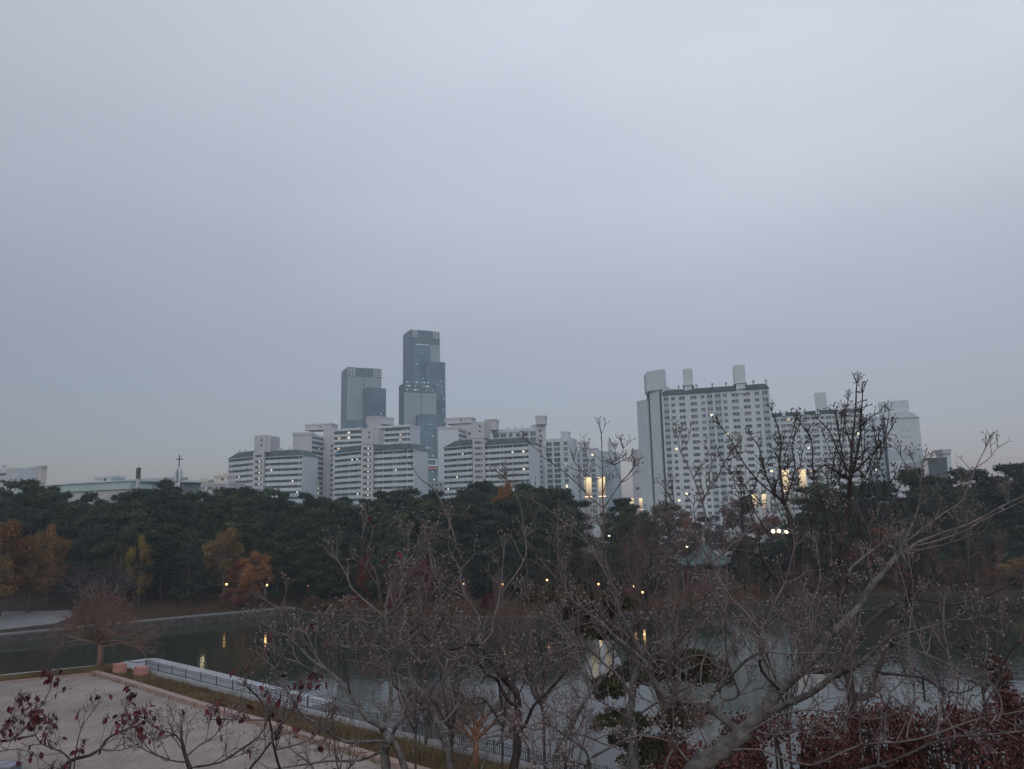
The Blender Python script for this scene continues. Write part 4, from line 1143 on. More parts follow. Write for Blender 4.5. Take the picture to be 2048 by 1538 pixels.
def twig_tree(seed, spread=.42, base=.28, n1=7, lv=5, thick=.02, droop=0.0, sides=3, kids=(2, 3), len0=.30, upb=.25, el=(.35, 1.2)):
    rs = random.Random(seed); tr = MB(); tw = MB()
    def grow(p, d, Ln, r, k):
        buf = tr if k >= lv - 1 else tw
        pts_ = [p]; q = p.copy()
        for i in range(3):
            d = (d + Vector((rs.gauss(0, .16), rs.gauss(0, .16), rs.gauss(0, .12) + upb * .18 - droop * (.1 if k < 2 else 0)))).normalized()
            q = q + d * Ln / 3; pts_.append(q.copy())
        buf.tube(pts_, [r, r * .85, r * .72, r * .6], 5 if k >= lv - 1 else sides, cap=False)
        if k == 0: return
        nk = rs.randint(*kids)
        for i in range(nk):
            o = pts_[3] if i < 2 else pts_[rs.randint(1, 3)]
            ang = rs.uniform(.35, .85); axis_ = Vector((rs.gauss(0, 1), rs.gauss(0, 1), rs.gauss(0, 1))).normalized()
            dd = (Matrix.Rotation(ang, 3, axis_) @ d).normalized()
            grow(o, dd, Ln * rs.uniform(.6, .82), r * .62, k - 1)
    tr.tube([(0, 0, -.05), (0.005, 0, base * .5), (0, 0.005, base)], [thick * 1.25, thick, thick * .9], 8)
    for i in range(n1):
        a = 6.283 * i / n1 + rs.uniform(-.3, .3); el_ = rs.uniform(*el)
        d = Vector((math.cos(a) * math.cos(el_) * spread / .4, math.sin(a) * math.cos(el_) * spread / .4, math.sin(el_))).normalized()
        grow(Vector((0, 0, base * rs.uniform(.85, 1))), d, len0 * rs.uniform(.8, 1.1), thick * .55, lv)
    return tr.mesh('trunk', True), tw.mesh('twigs')

PINES = [pine_proto(100 + i) for i in range(7)]
BROADS = [broad_proto(200 + i) for i in range(4)]
def tree(name, proto, mats_, p, h, label, cat, group=None, sx=1.0, rz=0, crown='crown', tilt=0):
    T = thing(name, label, cat, (p[0], p[1], p[2]), group)
    T.scale = (h * sx, h * sx, h); T.rotation_euler = (tilt, 0, rz)
    for me, nm, m_ in ((proto[0], 'trunk', mats_[0]), (proto[1], crown, mats_[1])):
        o = bpy.data.objects.new(nm, me); COL.objects.link(o); o.parent = T
        if not me.materials: me.materials.append(None)
        o.material_slots[0].link = 'OBJECT'; o.material_slots[0].material = m_
    return T

LM = [(5, 'the cream ended block'), (70, 'the cream wall end'), (120, 'the long hall left end'), (170, 'the long hall middle'), (206, 'the hall rooftop box'), (236, 'the thin mast'),
      (277, 'the dark topped chimney'), (320, 'the hall right end'), (356, 'the church cross'), (405, 'the small rooftop box'), (441, 'the second cream box'),
      (480, 'the leftmost slab wing'), (520, 'the first lit stair tower'), (568, 'the first slab right wing'), (619, 'the first blank end wall'), (656, 'the pinkish stair tower'),
      (697, 'the middle slab left wing'), (735, 'the middle lit stair tower'), (788, 'the middle slab right wing'), (838, 'the middle blank end wall'), (868, 'the tallest tower gap'),
      (915, 'the third slab left wing'), (957, 'the third stair tower'), (1013, 'the third slab right wing'), (1063, 'the third end wall'), (1082, 'the overhanging tank house'),
      (1115, 'the three column block'), (1155, 'the grilled tank house'), (1190, 'the two tall lit columns'), (1240, 'the gap beside the lit columns'), (1300, 'the big block end wall'),
      (1375, 'the first tall tank house'), (1420, 'the big block middle'), (1478, 'the second tall tank house'), (1540, 'the big block right edge'), (1590, 'the right lit columns'),
      (1640, 'the leaning tank house'), (1700, 'the dark bare tree'), (1745, 'the rounded top block'), (1800, 'the arched gable block'), (1874, 'the dark low office block'),
      (1920, 'the sky beyond the slim tower'), (1965, 'the right dogwood tip'), (2010, 'the outer right tree group'), (2045, 'the extreme right edge')]
ORD = ['nearest the pond', 'second from the pond', 'third from the pond', 'fourth from the pond', 'fifth from the pond', 'sixth from the pond', 'seventh from the pond', 'eighth from the pond', 'ninth from the pond', 'tenth from the pond']
pines = []                           # x, y, h, material
rt = random.Random(77)
def skyline(px):
    S = [(-60, 985), (0, 985), (30, 985), (70, 964), (110, 975), (140, 1000), (178, 991), (230, 992), (285, 985), (315, 967), (345, 975), (371, 1012), (406, 987), (470, 979), (500, 981), (560, 985), (600, 992), (640, 998),
         (700, 998), (745, 989), (800, 985), (830, 982), (860, 995), (935, 975), (976, 968), (1010, 976), (1063, 971), (1110, 985), (1139, 987), (1170, 1004), (1205, 1010), (1246, 992), (1275, 1015), (1300, 1045), (1400, 1040), (1500, 1045),
         (1580, 1010), (1643, 971), (1700, 975), (1755, 967), (1819, 948), (1870, 955), (1912, 941), (1960, 943), (1990, 950), (2031, 931), (2100, 925)]
    for i in range(len(S) - 1):
        if S[i][0] <= px <= S[i + 1][0]:
            f = (px - S[i][0]) / (S[i + 1][0] - S[i][0]); return S[i][1] * (1 - f) + S[i + 1][1] * f
    return S[0][1] if px < 0 else S[-1][1]
AVOID = [(30, 1035, 60, 133), (105, 1045, 45, 138), (450, 1055, 45, 138), (515, 1100, 35, 131), (190, 1090, 40, 125), (285, 1068, 26, 131)]
def add_pine(px, D, ytop, m_=None, sx=1.0):
    p = at(px, ytop, D); gz = ground_z(p.x, p.y); h = p.z - gz
    if h < 3: return
    pines.append((px, D, p.x, p.y, gz, h * 1.02, m_ or rt.choice([PINE, PINE, PINE, PINE2, PINE2]), sx))
for px in (8, 70, 118, 178, 232, 280, 318, 350, 408, 440, 472, 505, 560, 602, 645, 700, 748, 798, 830, 872, 935, 976, 1063, 1100, 1130, 1256):
    add_pine(px + rt.uniform(-4, 4), rt.uniform(178, 196), skyline(px) - 1, sx=rt.uniform(.9, 1.15))
for px in (1643, 1700, 1757, 1819, 1868, 1912, 1965, 2031, 2075): add_pine(px, rt.uniform(165, 182), skyline(px), sx=rt.uniform(1, 1.3))
for row, (D, dy, st) in enumerate(((172, 12, 37), (160, 30, 40), (150, 52, 44), (141, 78, 50), (134, 104, 56))):
    px = -50 + row * 13
    while px < 1290:
        q = px + rt.uniform(-9, 9); DD = D + rt.uniform(-4, 4)
        yt = skyline(q) + dy + rt.uniform(-9, 9)
        ok = True
        for ax_, ay_, ar_, ad_ in AVOID:
            if abs(q - ax_) < ar_ and DD < ad_ + 12: ok = False
        if q < 130 and DD < 142: ok = False
        if 360 < q < 384 and row < 2: yt += 25
        if 590 < q and row == 4: DD -= 4
        if 1138 < q < 1240: ok = False
        g_ = at(q, 1100, DD)
        if inside(g_.x, g_.y) or seg_d(g_.x, g_.y) < 2.5: ok = False
        if ok: add_pine(q, DD, yt, sx=rt.uniform(.9, 1.3))
        px += st * rt.uniform(.85, 1.15)
for row, (D, dy, st) in enumerate(((158, 22, 60), (147, 48, 75), (138, 80, 100))):
    px = 1600 + row * 20
    while px < 2110:
        q = px + rt.uniform(-12, 12); DD = D + rt.uniform(-4, 4)
        if not ((row > 0 and 1730 < q < 1800) or 1768 < q < 1818 or 1922 < q < 2004 or 1530 < q < 1600): add_pine(q, DD, skyline(q) + dy + rt.uniform(-8, 8), sx=rt.uniform(1, 1.3))
        px += st * rt.uniform(.85, 1.15)
KIND = {'pine_needles': 'dark', 'green_needles': 'greener', 'olive_needles': 'olive'}
byl = {}
for t_ in pines:
    lm = min(range(len(LM)), key=lambda i: abs(LM[i][0] - t_[0])); byl.setdefault(lm, []).append(t_)
for lm, l in byl.items():
    l.sort(key=lambda t_: t_[1])
    for i, (px, D, x, y, gz, h, m_, sx) in enumerate(l):
        pr = PINES[rt.randrange(len(PINES))]
        rank = ORD[i]
        tree('pine_tree', pr, (BARK, m_), (x, y, gz), h, '%s pine in line with %s, %s' % (KIND[m_.name], LM[lm][1], rank), 'pine tree', 'dark pines of the wooded hill', sx, rt.uniform(0, 6.28))

def btree(px, ytop, D, rpx, m_, label, kind='broadleaf_tree', k=0, bark=GBARK, cat='tree', yb=None):
    p = at(px, ytop, D); gz = ground_z(p.x, p.y); h = p.z - gz
    sx = rpx * D / FPX / (.36 * h)
    return tree(kind, BROADS[k % 4], (bark, m_), (p.x, p.y, gz), h, label, cat, None, sx, k * 1.3)
for a in ((12, 1036, 124, 62, ORNG, 'big orange brown tree at the left edge of the wood'), (68, 1062, 128, 48, GOLD, 'golden orange tree overlapping the big orange one'),
          (105, 1044, 138, 40, GOLD, 'round golden orange crown right of the left edge orange tree'), (-28, 1075, 116, 60, BRNZ, 'russet tree cut by the left edge of the frame'),
          (285, 1066, 134, 30, YELL, 'small yellow crown peeping from the dark pines on the left'), (246, 1082, 134, 26, OLIVE, 'small olive crown beside the yellow one'),
          (452, 1052, 137, 44, BRNZ, 'tall bronze tree beside the bright twin street lamp'), (515, 1098, 130, 36, ORNG, 'bright red orange maple above the warm path lamps'),
          (482, 1118, 133, 26, RED2, 'russet lower crown between the bronze tree and the orange maple'), (470, 1175, 126, 30, RED2, 'low russet bush under the bronze tree'),
          (1008, 956, 165, 26, ORNG, 'orange treetop standing out against the third white slab'), (1050, 1030, 168, 26, RED2, 'dull red crown among the pines under the third slab'),
          (968, 1000, 178, 18, OLIVE, 'olive crown just under the orange treetop'), (840, 1118, 123, 34, REDL, 'dark red maple on the far shore behind the central twigs'),
          (790, 1132, 124, 22, REDL, 'smaller dark red maple left of the other one'), (735, 1105, 128, 22, RED2, 'russet crown low in the dark pines, left of the maples'),
          (600, 1012, 168, 26, BRNZ, 'bronze brown crown in the wood below the first blank end wall'), (742, 1008, 172, 26, OLIVE, 'olive crown in the wood below the middle lit stair tower'), (330, 1032, 160, 26, OLIVE, 'olive crown among the pines below the hall right end'),
          (150, 1030, 160, 30, BRWN, 'grey brown crown among the pines below the long hall'), (690, 1062, 148, 26, OLIVE, 'olive green crown low in the wood under the middle slab left wing'), (885, 1022, 165, 26, BRNZ, 'bronze crown in the wood under the tallest tower'),
          (930, 1068, 146, 24, RED2, 'dull russet crown low in the wood right of the tallest tower'), (560, 1072, 146, 24, BRWN, 'brown crown low in the wood right of the bronze tree'),
          (1600, 1128, 126, 32, BRWN, 'low brown tree at the right shore behind the dark trunk'), (1690, 1122, 128, 34, OLIVE, 'low olive tree at the right shore, between two russet ones'), (1900, 1118, 128, 34, BRWN, 'low brown tree at the right shore under the long thin branches'),
          (2040, 1112, 128, 40, BRNZ, 'bronze tree at the far right shore edge'), (1540, 1140, 124, 26, OLIVE, 'small olive tree right of the pavilion at the shore'),
          (1345, 1052, 186, 36, BRWN, 'brown crown behind the left slope of the pavilion roof'), (1450, 1062, 190, 38, BRWN, 'brown crown over the pale clearing, right of the pavilion top'), (1510, 1072, 186, 34, OLIVE, 'olive brown crown under the small far columns'),
          (1395, 1078, 172, 30, BRWN, 'dim brown crown directly behind the pavilion finial'), (1575, 1082, 176, 32, BRWN, 'brown crown below the right lit columns and lamps'), (1325, 1100, 165, 30, OLIVE, 'olive crown beside the left eave of the pavilion'),
          (1335, 998, 205, 42, BRWN, 'rounded brown grey crown in front of the big block end'), (1480, 990, 208, 40, BRWN, 'rounded brown grey crown at the foot of the second tank house'),
          (1418, 1026, 200, 40, BRWN, 'lower brown crown between the two rounded brown crowns'), (1378, 1030, 190, 14, ORNG, 'small orange crown between the brown crowns'),
          (1540, 1030, 200, 34, RED2, 'russet brown crown left of the right lit columns'), (1290, 1052, 182, 34, BRWN, 'brown twiggy crown right of the small lit columns'),
          (1630, 1020, 186, 30, BRWN, 'brown crown right of the right lit columns'), (1755, 1052, 150, 40, ORNG, 'rusty orange tree around a warm lamp on the right'),
          (1722, 1082, 140, 30, RED2, 'russet tree left of the rusty orange one'), (1900, 1010, 165, 34, OLIVE, 'olive tree below the pale slim tower'),
          (1962, 1046, 179, 30, YELL, 'yellow ginkgo beside the street lamp on the right'), (2020, 1050, 145, 44, OLIVE, 'olive green tree at the right edge'),
          (1855, 1090, 140, 34, OLIVE, 'dark olive tree right of the rusty ones'), (1660, 1085, 146, 32, BRWN, 'brown crown behind the trunk of the dark bare tree'),
          (1480, 1070, 172, 34, BRWN, 'brown crown behind the right roof slope of the pavilion'), (1310, 1085, 150, 34, RED2, 'reddish brown crown left of the pavilion'),
          (1240, 1088, 150, 28, REDL, 'dark reddish crown under the three white lamps'), (1135, 1080, 146, 30, BRWN, 'brown crown left of the tall lit columns'),
          (1950, 1132, 132, 46, OLIVE, 'broad olive shrub tree on the right shore'), (1790, 1128, 130, 34, RED2, 'low russet tree on the right shore'), (1400, 1060, 178, 28, OLIVE, 'olive crown behind the pavilion top')):
    btree(a[0], a[1], a[2], a[3], a[4], a[5], k=a[0] % 4)
SHR = [broad_proto(300, .6, .06), broad_proto(301, .6, .06)]
DKG = leafmat('dark_evergreen_leaves', (.032, .042, .026), (.014, .020, .016), rnd=.35)
for lx, ln in LM:
    if lx < 215 or 1380 < lx < 1440: continue
    for r_, (py_, rp) in enumerate(((1183, 30), (1196, 26))):
        if r_ == 1 and lx < 600: continue
        q = lx + rt.uniform(-12, 12) + 18 * r_
        if lx > 1300: py_ = py_ - 22
        p = gp(q, py_)
        if inside(p.x, p.y) or seg_d(p.x, p.y) < 2: p = p + Vector((0, 5, 0))
        h = rp * 2.1 * p.y / FPX
        tree('evergreen_bush', SHR[(r_ + int(lx)) % 2], (BARK, DKG), (p.x, p.y, ground_z(p.x, p.y) - h * .28), h * 1.2,
             'dark low evergreen bush in line with %s, %s' % (ln, ('back row', 'front row')[r_]), 'bush', 'dark bushes under the trees along the far shore', 1.35, lx)
for i, (px, py, rpx, m_, lb_) in enumerate(((625, 1222, 22, RUST, 'tawny bush on the tip of the promontory'), (700, 1224, 26, RED2, 'low russet bush right of the promontory tip'), (780, 1226, 26, REDL, 'dark red low bush under the red maples'),
        (900, 1228, 28, RUST, 'rusty bush on the shore below the bright path lamp'), (980, 1226, 28, REDL, 'dark red bush on the far shore behind the central trunk'), (1160, 1222, 30, RUST, 'rusty bush behind the pine pad'), (1260, 1215, 26, RED2, 'russet bush left of the pavilion piles'),
        (1530, 1196, 24, RED2, 'russet bush just right of the pavilion'), (1640, 1190, 30, RUST, 'rusty bush on the right shore behind the dark trunk'), (1730, 1185, 28, OLIVE, 'olive bush on the right shore'),
        (1870, 1180, 34, OLIVE, 'wide olive bush on the right shore, near the lamp reflection'), (2000, 1178, 34, RED2, 'russet bush at the far right shore'), (420, 1196, 30, RUST, 'brown bush behind the left embankment below the bronze tree'), (330, 1200, 26, OLIVE, 'dark bush behind the left embankment right of the round rusty tree'), (40, 1195, 24, REDL, 'dark red bush at the left beside the pale path'))):
    p = gp(px, py); 
    if inside(p.x, p.y): p = p + Vector((0, 4, 0))
    h = rpx * 1.25 * p.y / FPX
    tree('shrub', SHR[i % 2], (GBARK, m_), (p.x, p.y + 1.5, ground_z(p.x, p.y) - h * .25), h * 1.25, lb_, 'bush', None, 1.25, i)

# bare and twiggy trees in the middle distance
CREP = mat('rusty_twigs', (.15, .085, .070), .9, .2, 2, rnd=.0)
CTR = mat('tan_trunk', (.17, .115, .085), .85, .2, 4)
pr = twig_tree(7, .36, .25, 20, 6, .024, len0=.185, upb=.16, kids=(2, 3), el=(.1, 1.5))
p = gp(198, 1337); tree('crepe_myrtle', pr, (CTR, CREP), p, 9.6, 'round rusty twiggy tree with a tan trunk at the pond corner', 'tree', None, 1.15, .4, 'twigs')
pr2 = twig_tree(9, .45, .27, 11, 6, .024, len0=.19, upb=.25, kids=(2, 4), el=(.4, 1.4))
OTR = mat('orange_trunk', (.26, .12, .07), .85, .3, 6); GTW = mat('greybrown_twigs', (.13, .095, .085), .9, .2, 2)
p = gp(952, 1538); tree('crepe_myrtle', pr2, (OTR, GTW), (p.x, p.y, 0), 5.6, 'low spreading twiggy tree with an orange trunk behind the railing', 'tree', None, 1.25, 1.0, 'twigs')
p = gp(1120, 1500); p = gp(850, 1500); tree('crepe_myrtle', pr2, (GBARK, GTW), (p.x, p.y + 1, 0), 4.6, 'small grey twiggy tree left of the orange trunked one', 'tree', None, 1.2, 3.0, 'twigs')
pr3 = twig_tree(12, .55, .2, 7, 5, .022, len0=.24)
for px, yt, D, lb_ in ((190, 1082, 127, 'grey purple bare tree among the pines above the pale path'), (215, 1100, 124, 'second grey bare tree right beside the purple one'), (1440, 1035, 168, 'bare grey brown tree behind the pavilion'),
                       (1350, 1040, 160, 'bare brown tree left behind the pavilion'), (1520, 1060, 155, 'bare tree right behind the pavilion by the brightest lamps'), (1600, 1070, 150, 'bare tree at the right lit columns'),
                       (1690, 1075, 143, 'bare tree right of the dark trunk across the water'), (1820, 1060, 140, 'bare brown tree between the rusty and olive trees')):
    p = at(px, yt, D); gz = ground_z(p.x, p.y); tree('bare_tree', pr3, (GBARK, TWG), (p.x, p.y, gz), p.z - gz, lb_, 'tree', None, 1.3, px, 'twigs')

# layered garden pine at the near shore
def pad_pine(base, D, trunk, pads, label, mt, seed, props=()):
    rs = np.random.RandomState(seed)
    T = thing('garden_pine', label, 'pine tree', tuple(base)); tr = MB(); V = []
    tp = [at(px, py, D + d) - base for px, py, d in trunk]; rr = [w * D / FPX / 2 for w in np.linspace(15, 5, len(tp))]
    tr.tube([Vector((0, 0, -.2))] + tp, [rr[0] * 1.2] + rr, 8)
    for px, py, rx, ry, d in pads:
        c = at(px, py, D + d) - base; a = rx * D / FPX; b_ = ry * D / FPX
        near = min(tp, key=lambda q: (q - c).length)
        tr.tube([near, near.lerp(c, .5) - Vector((0, 0, .1)), c - Vector((0, 0, b_ * .5))], [.06, .045, .02], 5)
        n = int(160 + rx * ry * 1.5)
        V.append(tufts(rs, tuple(c), (a * .8, a * .8, b_ * .6), n // 2, .15, up=.4, stretch=2.2))
        for k in range(14):
            an = rs.uniform(0, 6.28); ra = rs.uniform(.3, 1.05); q = (c.x + math.cos(an) * a * ra, c.y + math.sin(an) * a * ra, c.z + rs.uniform(-.6, .5) * b_ * (1.2 - ra * .5))
            V.append(tufts(rs, q, (a * .2, a * .2, b_ * .38), n // 11, .15, up=.4, stretch=2.4))
    tr.build('trunk', BARK, T, smooth=True)
    link('crown', quads_mesh('crown', np.concatenate(V)), T, None, mt)
    for px, py in props:
        q = at(px, py, D - 1) - base; mb = MB(); mb.tube([(q.x, q.y, -.1), tuple(q)], .04, 5); mb.build('support_post', POLE, T)
b_ = gp(1345, 1560); b_.z = 0
pad_pine(b_, 38.5, [(1345, 1540, 0), (1338, 1470, 0), (1322, 1400, .4), (1300, 1330, .8), (1262, 1280, 1.0), (1215, 1245, 1.2), (1165, 1215, 1.2)],
         [(1130, 1193, 70, 15, 1), (1170, 1222, 60, 14, 2), (1240, 1205, 40, 12, 0), (1200, 1262, 52, 18, 2), (1375, 1318, 72, 17, 0), (1300, 1345, 60, 22, 1.5), (1215, 1372, 34, 22, 0), (1410, 1350, 50, 16, 2),
          (1250, 1438, 58, 13, -.5), (1345, 1438, 46, 15, .5), (1262, 1482, 42, 15, 0), (1330, 1490, 52, 26, 1), (1290, 1520, 44, 14, -.5), (1385, 1420, 44, 18, 1.5)],
         'layered garden pine with flat yellow green pads leaning over the near water', PINEY, 4, ((1300, 1500), (1312, 1500), (1255, 1465)))

# ================================================================ foreground bare trees
DBARK = mat('dogwood_bark', (.145, .134, .132), .8, .25, 14, col2=(.060, .054, .053), bump=.5, bscale=60)
DARKB = mat('dark_bark', (.045, .036, .035), .85, .3, 10, bump=.5, bscale=50)
TWIGM = mat('dogwood_twigs', (.125, .102, .103), .7, .2, 20)
REDTW = mat('reddish_twigs', (.125, .078, .078), .7, .25, 10)
BUDM = mat('grey_pink_buds', (.185, .150, .145), .6, .2, 8)
DKBUD = mat('dark_buds', (.07, .05, .05), .7, .2, 8)
LEAFR = mat('wine_red_leaf', (.11, .016, .020), .6, .4, 30, col2=(.040, .014, .018), rnd=.0)

def leaf(mb, p, s, rs, droop=True):
    # folded pointed leaf: six faces around a midrib, curled
    d = Vector((rs.gauss(0, .6), rs.gauss(0, .6), -1 if droop else rs.uniform(-.3, .5))).normalized()
    u = d.orthogonal().normalized(); u = Matrix.Rotation(rs.uniform(0, 6.28), 3, d) @ u; w = d.cross(u)
    cu = rs.uniform(.15, .5)
    mid = [p + d * (s * t) + w * (s * cu * t * t) for t in (0, .3, .65, 1)]
    wd = (0, .30, .27, 0)
    l_ = [mid[i] + (u * wd[i] + w * .14 * (1 if wd[i] else 0)) * s for i in range(4)]; r_ = [mid[i] + (-u * wd[i] + w * .14 * (1 if wd[i] else 0)) * s for i in range(4)]
    mb.add([mid[0], mid[1], mid[2], mid[3], l_[1], l_[2], r_[1], r_[2]], [(0, 1, 4), (1, 2, 5, 4), (2, 3, 5), (0, 6, 1), (1, 6, 7, 2), (2, 7, 3)])

def smooth_px(l, n=3):
    out_ = []
    m_ = len(l)
    for i in range(m_ - 1):
        p0, p1, p2, p3 = l[max(i - 1, 0)], l[i], l[i + 1], l[min(i + 2, m_ - 1)]
        for k in range(n):
            t_ = k / n
            out_.append(tuple(.5 * ((2 * b_) + (-a_ + c_) * t_ + (2 * a_ - 5 * b_ + 4 * c_ - d_) * t_ ** 2 + (-a_ + 3 * b_ - 3 * c_ + d_) * t_ ** 3)
                              for a_, b_, c_, d_ in zip(p0, p1, p2, p3)))
    out_.append(l[-1]); return out_

def xl(n, x0, x1, yb, y0, y1, seed, w=4.2, jit=14, lean=90):
    r = random.Random(seed); L_ = []
    for i in range(n):
        x = x0 + (x1 - x0) * (i + r.random()) / n; ye = r.uniform(y0, y1); y = yb + r.uniform(-60, 0); dx = r.uniform(-lean, lean); p = []
        for k in range(6):
            f = k / 5; p.append((x + dx * f ** 1.3 + r.uniform(-jit, jit), y + (ye - y) * f))
        L_.append([p, w * r.uniform(.8, 1.2), 1.6, 1.0, r.uniform(-.12, .15)])
    return L_

def fore_tree(name, label, cat, D, limbs, seed, root=None, bark=DBARK, twm=TWIGM, budm=BUDM, dens=1.0, shoot=90, up=.5, depth=.10,
              lv=2, budr=2.15, leaves=0, leafs=16, tw=1.9, spurs=False):
    """limbs: [ [(px,py),...], width0, width1, density, dz ] traced branches, given real depth around D"""
    rs = random.Random(seed)
    if root is None: root = limbs[0][0][0]
    q = at(root[0], root[1], D); gz = ground_z(q.x, q.y)
    T = thing(name, label, cat, (q.x, q.y, gz)); O = Vector((q.x, q.y, gz))
    tr, twg, bud, lf = MB(), MB(), MB(), MB()
    s = D / FPX
    known = []
    def bud_at(p, d, r=None):
        r = (r or budr) * s * rs.uniform(.75, 1.2)
        bud.octa(p + d * r * .8 - O, r, r * 1.35, d)
    def twig(p, d, Ln, r, k):
        pts_ = [p]; q_ = p.copy(); n_ = 4 if k else 3
        side = Vector((rs.gauss(0, 1), rs.gauss(0, 1), rs.gauss(0, .3))).normalized()
        for i in range(n_):
            d = (d + Vector((0, 0, 1)) * up * .16 + Vector((rs.gauss(0, .11), rs.gauss(0, .11), rs.gauss(0, .11)))).normalized()
            q_ = q_ + d * Ln / n_; pts_.append(q_.copy())
        twg.tube([x - O for x in pts_], [r * (1 - .45 * i / n_) for i in range(n_ + 1)], 4 if k else 3, cap=False)
        if leaves and rs.random() < leaves: leaf(lf, pts_[-1] - O, leafs * s * rs.uniform(.7, 1.2), rs)
        if k == 0:
            if rs.random() < .52: bud_at(pts_[-1], d)
            return
        # candelabra of opposite upturned shoots
        for i in range(2, n_ + 1):
            if i < n_ and rs.random() > .42: continue
            m_ = 2 if i < n_ else rs.choice([2, 2, 3])
            a0 = rs.uniform(0, 6.28)
            for j in range(m_):
                o_ = d.orthogonal().normalized(); o_ = Matrix.Rotation(a0 + j * 6.283 / m_, 3, d) @ o_
                dd = (d * math.cos(.75) + o_ * math.sin(.75)).normalized()
                twig(pts_[i], dd, Ln * rs.uniform(.32, .58), r * .68, k - 1)
        
    if spurs:
        pass
    for li, lb in enumerate(limbs):
        raw = list(lb[0]); base = 1.0; ground_end = False
        if li and known:
            nb = min(known, key=lambda k_: (k_[0] - raw[0][0]) ** 2 + (k_[1] - raw[0][1]) ** 2)
            dist = math.hypot(nb[0] - raw[0][0], nb[1] - raw[0][1])
            if raw[0][1] >= 1515 and raw[0] != root: ground_end = True
            else:
                base = nb[2]
                if dist > 3: raw = [(nb[0], nb[1])] + raw
        l = smooth_px(raw); w0, w1 = lb[1], lb[2]; dn = lb[3] if len(lb) > 3 else 1.0; dz = lb[4] if len(lb) > 4 else rs.uniform(-depth, depth)
        m_ = len(l); P_, r_ = [], []
        for i, (px, py) in enumerate(l):
            f = i / (m_ - 1)
            P_.append(at(px + rs.gauss(0, .35), py + rs.gauss(0, .35), D * (base + dz * f + .006 * f * math.sin(i * .9 + li)))); known.append((px, py, base + dz * f)); r_.append((w0 * (1 - f) + w1 * f) * s / 2 * (1 + .08 * math.sin(i * 1.9)))
        if li == 0 and root == l[0]:
            P0 = [O + Vector((0, 0, -.2)), O.lerp(P_[0], .5) + Vector((rs.gauss(0, .05), 0, 0))]
            tr.tube([x - O for x in P0 + P_], [r_[0] * 1.35, r_[0] * 1.1] + r_, 8)
        elif ground_end:
            gq = O.lerp(P_[0], .25); gq.z = ground_z(gq.x, gq.y) - .2
            tr.tube([gq - O, gq.lerp(P_[0], .55) - O] + [x - O for x in P_], [r_[0] * 1.3, r_[0] * 1.1] + r_, 7)
        elif w0 > 5 or len(lb) > 5: tr.tube([x - O for x in P_], r_, 7)
        else: twg.tube([x - O for x in P_], r_, 5)
        # side shoots
        acc = 0
        for i in range(1, m_):
            acc += (P_[i] - P_[i - 1]).length / s
            if acc > 37 / max(.05, dens * dn) * rs.uniform(.6, 1.4):
                acc = 0; d = (P_[i] - P_[i - 1]).normalized()
                if spurs:
                    for _ in range(2):
                        o_ = Matrix.Rotation(rs.uniform(0, 6.28), 3, d) @ d.orthogonal().normalized(); dd = (d * .5 + o_).normalized(); L_ = rs.uniform(6, 22) * s
                        twg.tube([P_[i] - O, P_[i] + dd * L_ - O], [tw * s * .5, tw * s * .35], 3, cap=False); bud_at(P_[i] + dd * L_, dd)
                    if rs.random() > .10: continue
                for sg in ((1, -1) if rs.random() < .6 else (1,)):
                    o_ = Matrix.Rotation(rs.uniform(0, 6.28), 3, d) @ d.orthogonal().normalized()
                    dd = (d * .65 + o_ * .75 * sg + Vector((0, 0, up * .5))).normalized()
                    f = i / (m_ - 1)
                    twig(P_[i], dd, shoot * s * rs.uniform(.45, 1.1) * (1.15 - .5 * f), tw * s * rs.uniform(.5, .8), lv if rs.random() < .55 else lv - 1)
        # terminal fan
        d = (P_[-1] - P_[-2]).normalized()
        if w1 < 7:
            for j in range(3):
                o_ = Matrix.Rotation(j * 2.1 + rs.random(), 3, d) @ d.orthogonal().normalized()
                twig(P_[-1], (d * .9 + o_ * .45 + Vector((0, 0, up * .3))).normalized(), shoot * s * .42, tw * s * .55, 1)
    tr.build('trunk', bark, T, smooth=True)
    if twg.v: twg.build('twigs', twm, T, smooth=True)
    if bud.v: tag(bud.build('buds', budm, T, smooth=True), kind='stuff')
    if lf.v: tag(lf.build('leaves', LEAFR, T), kind='stuff')
    return T

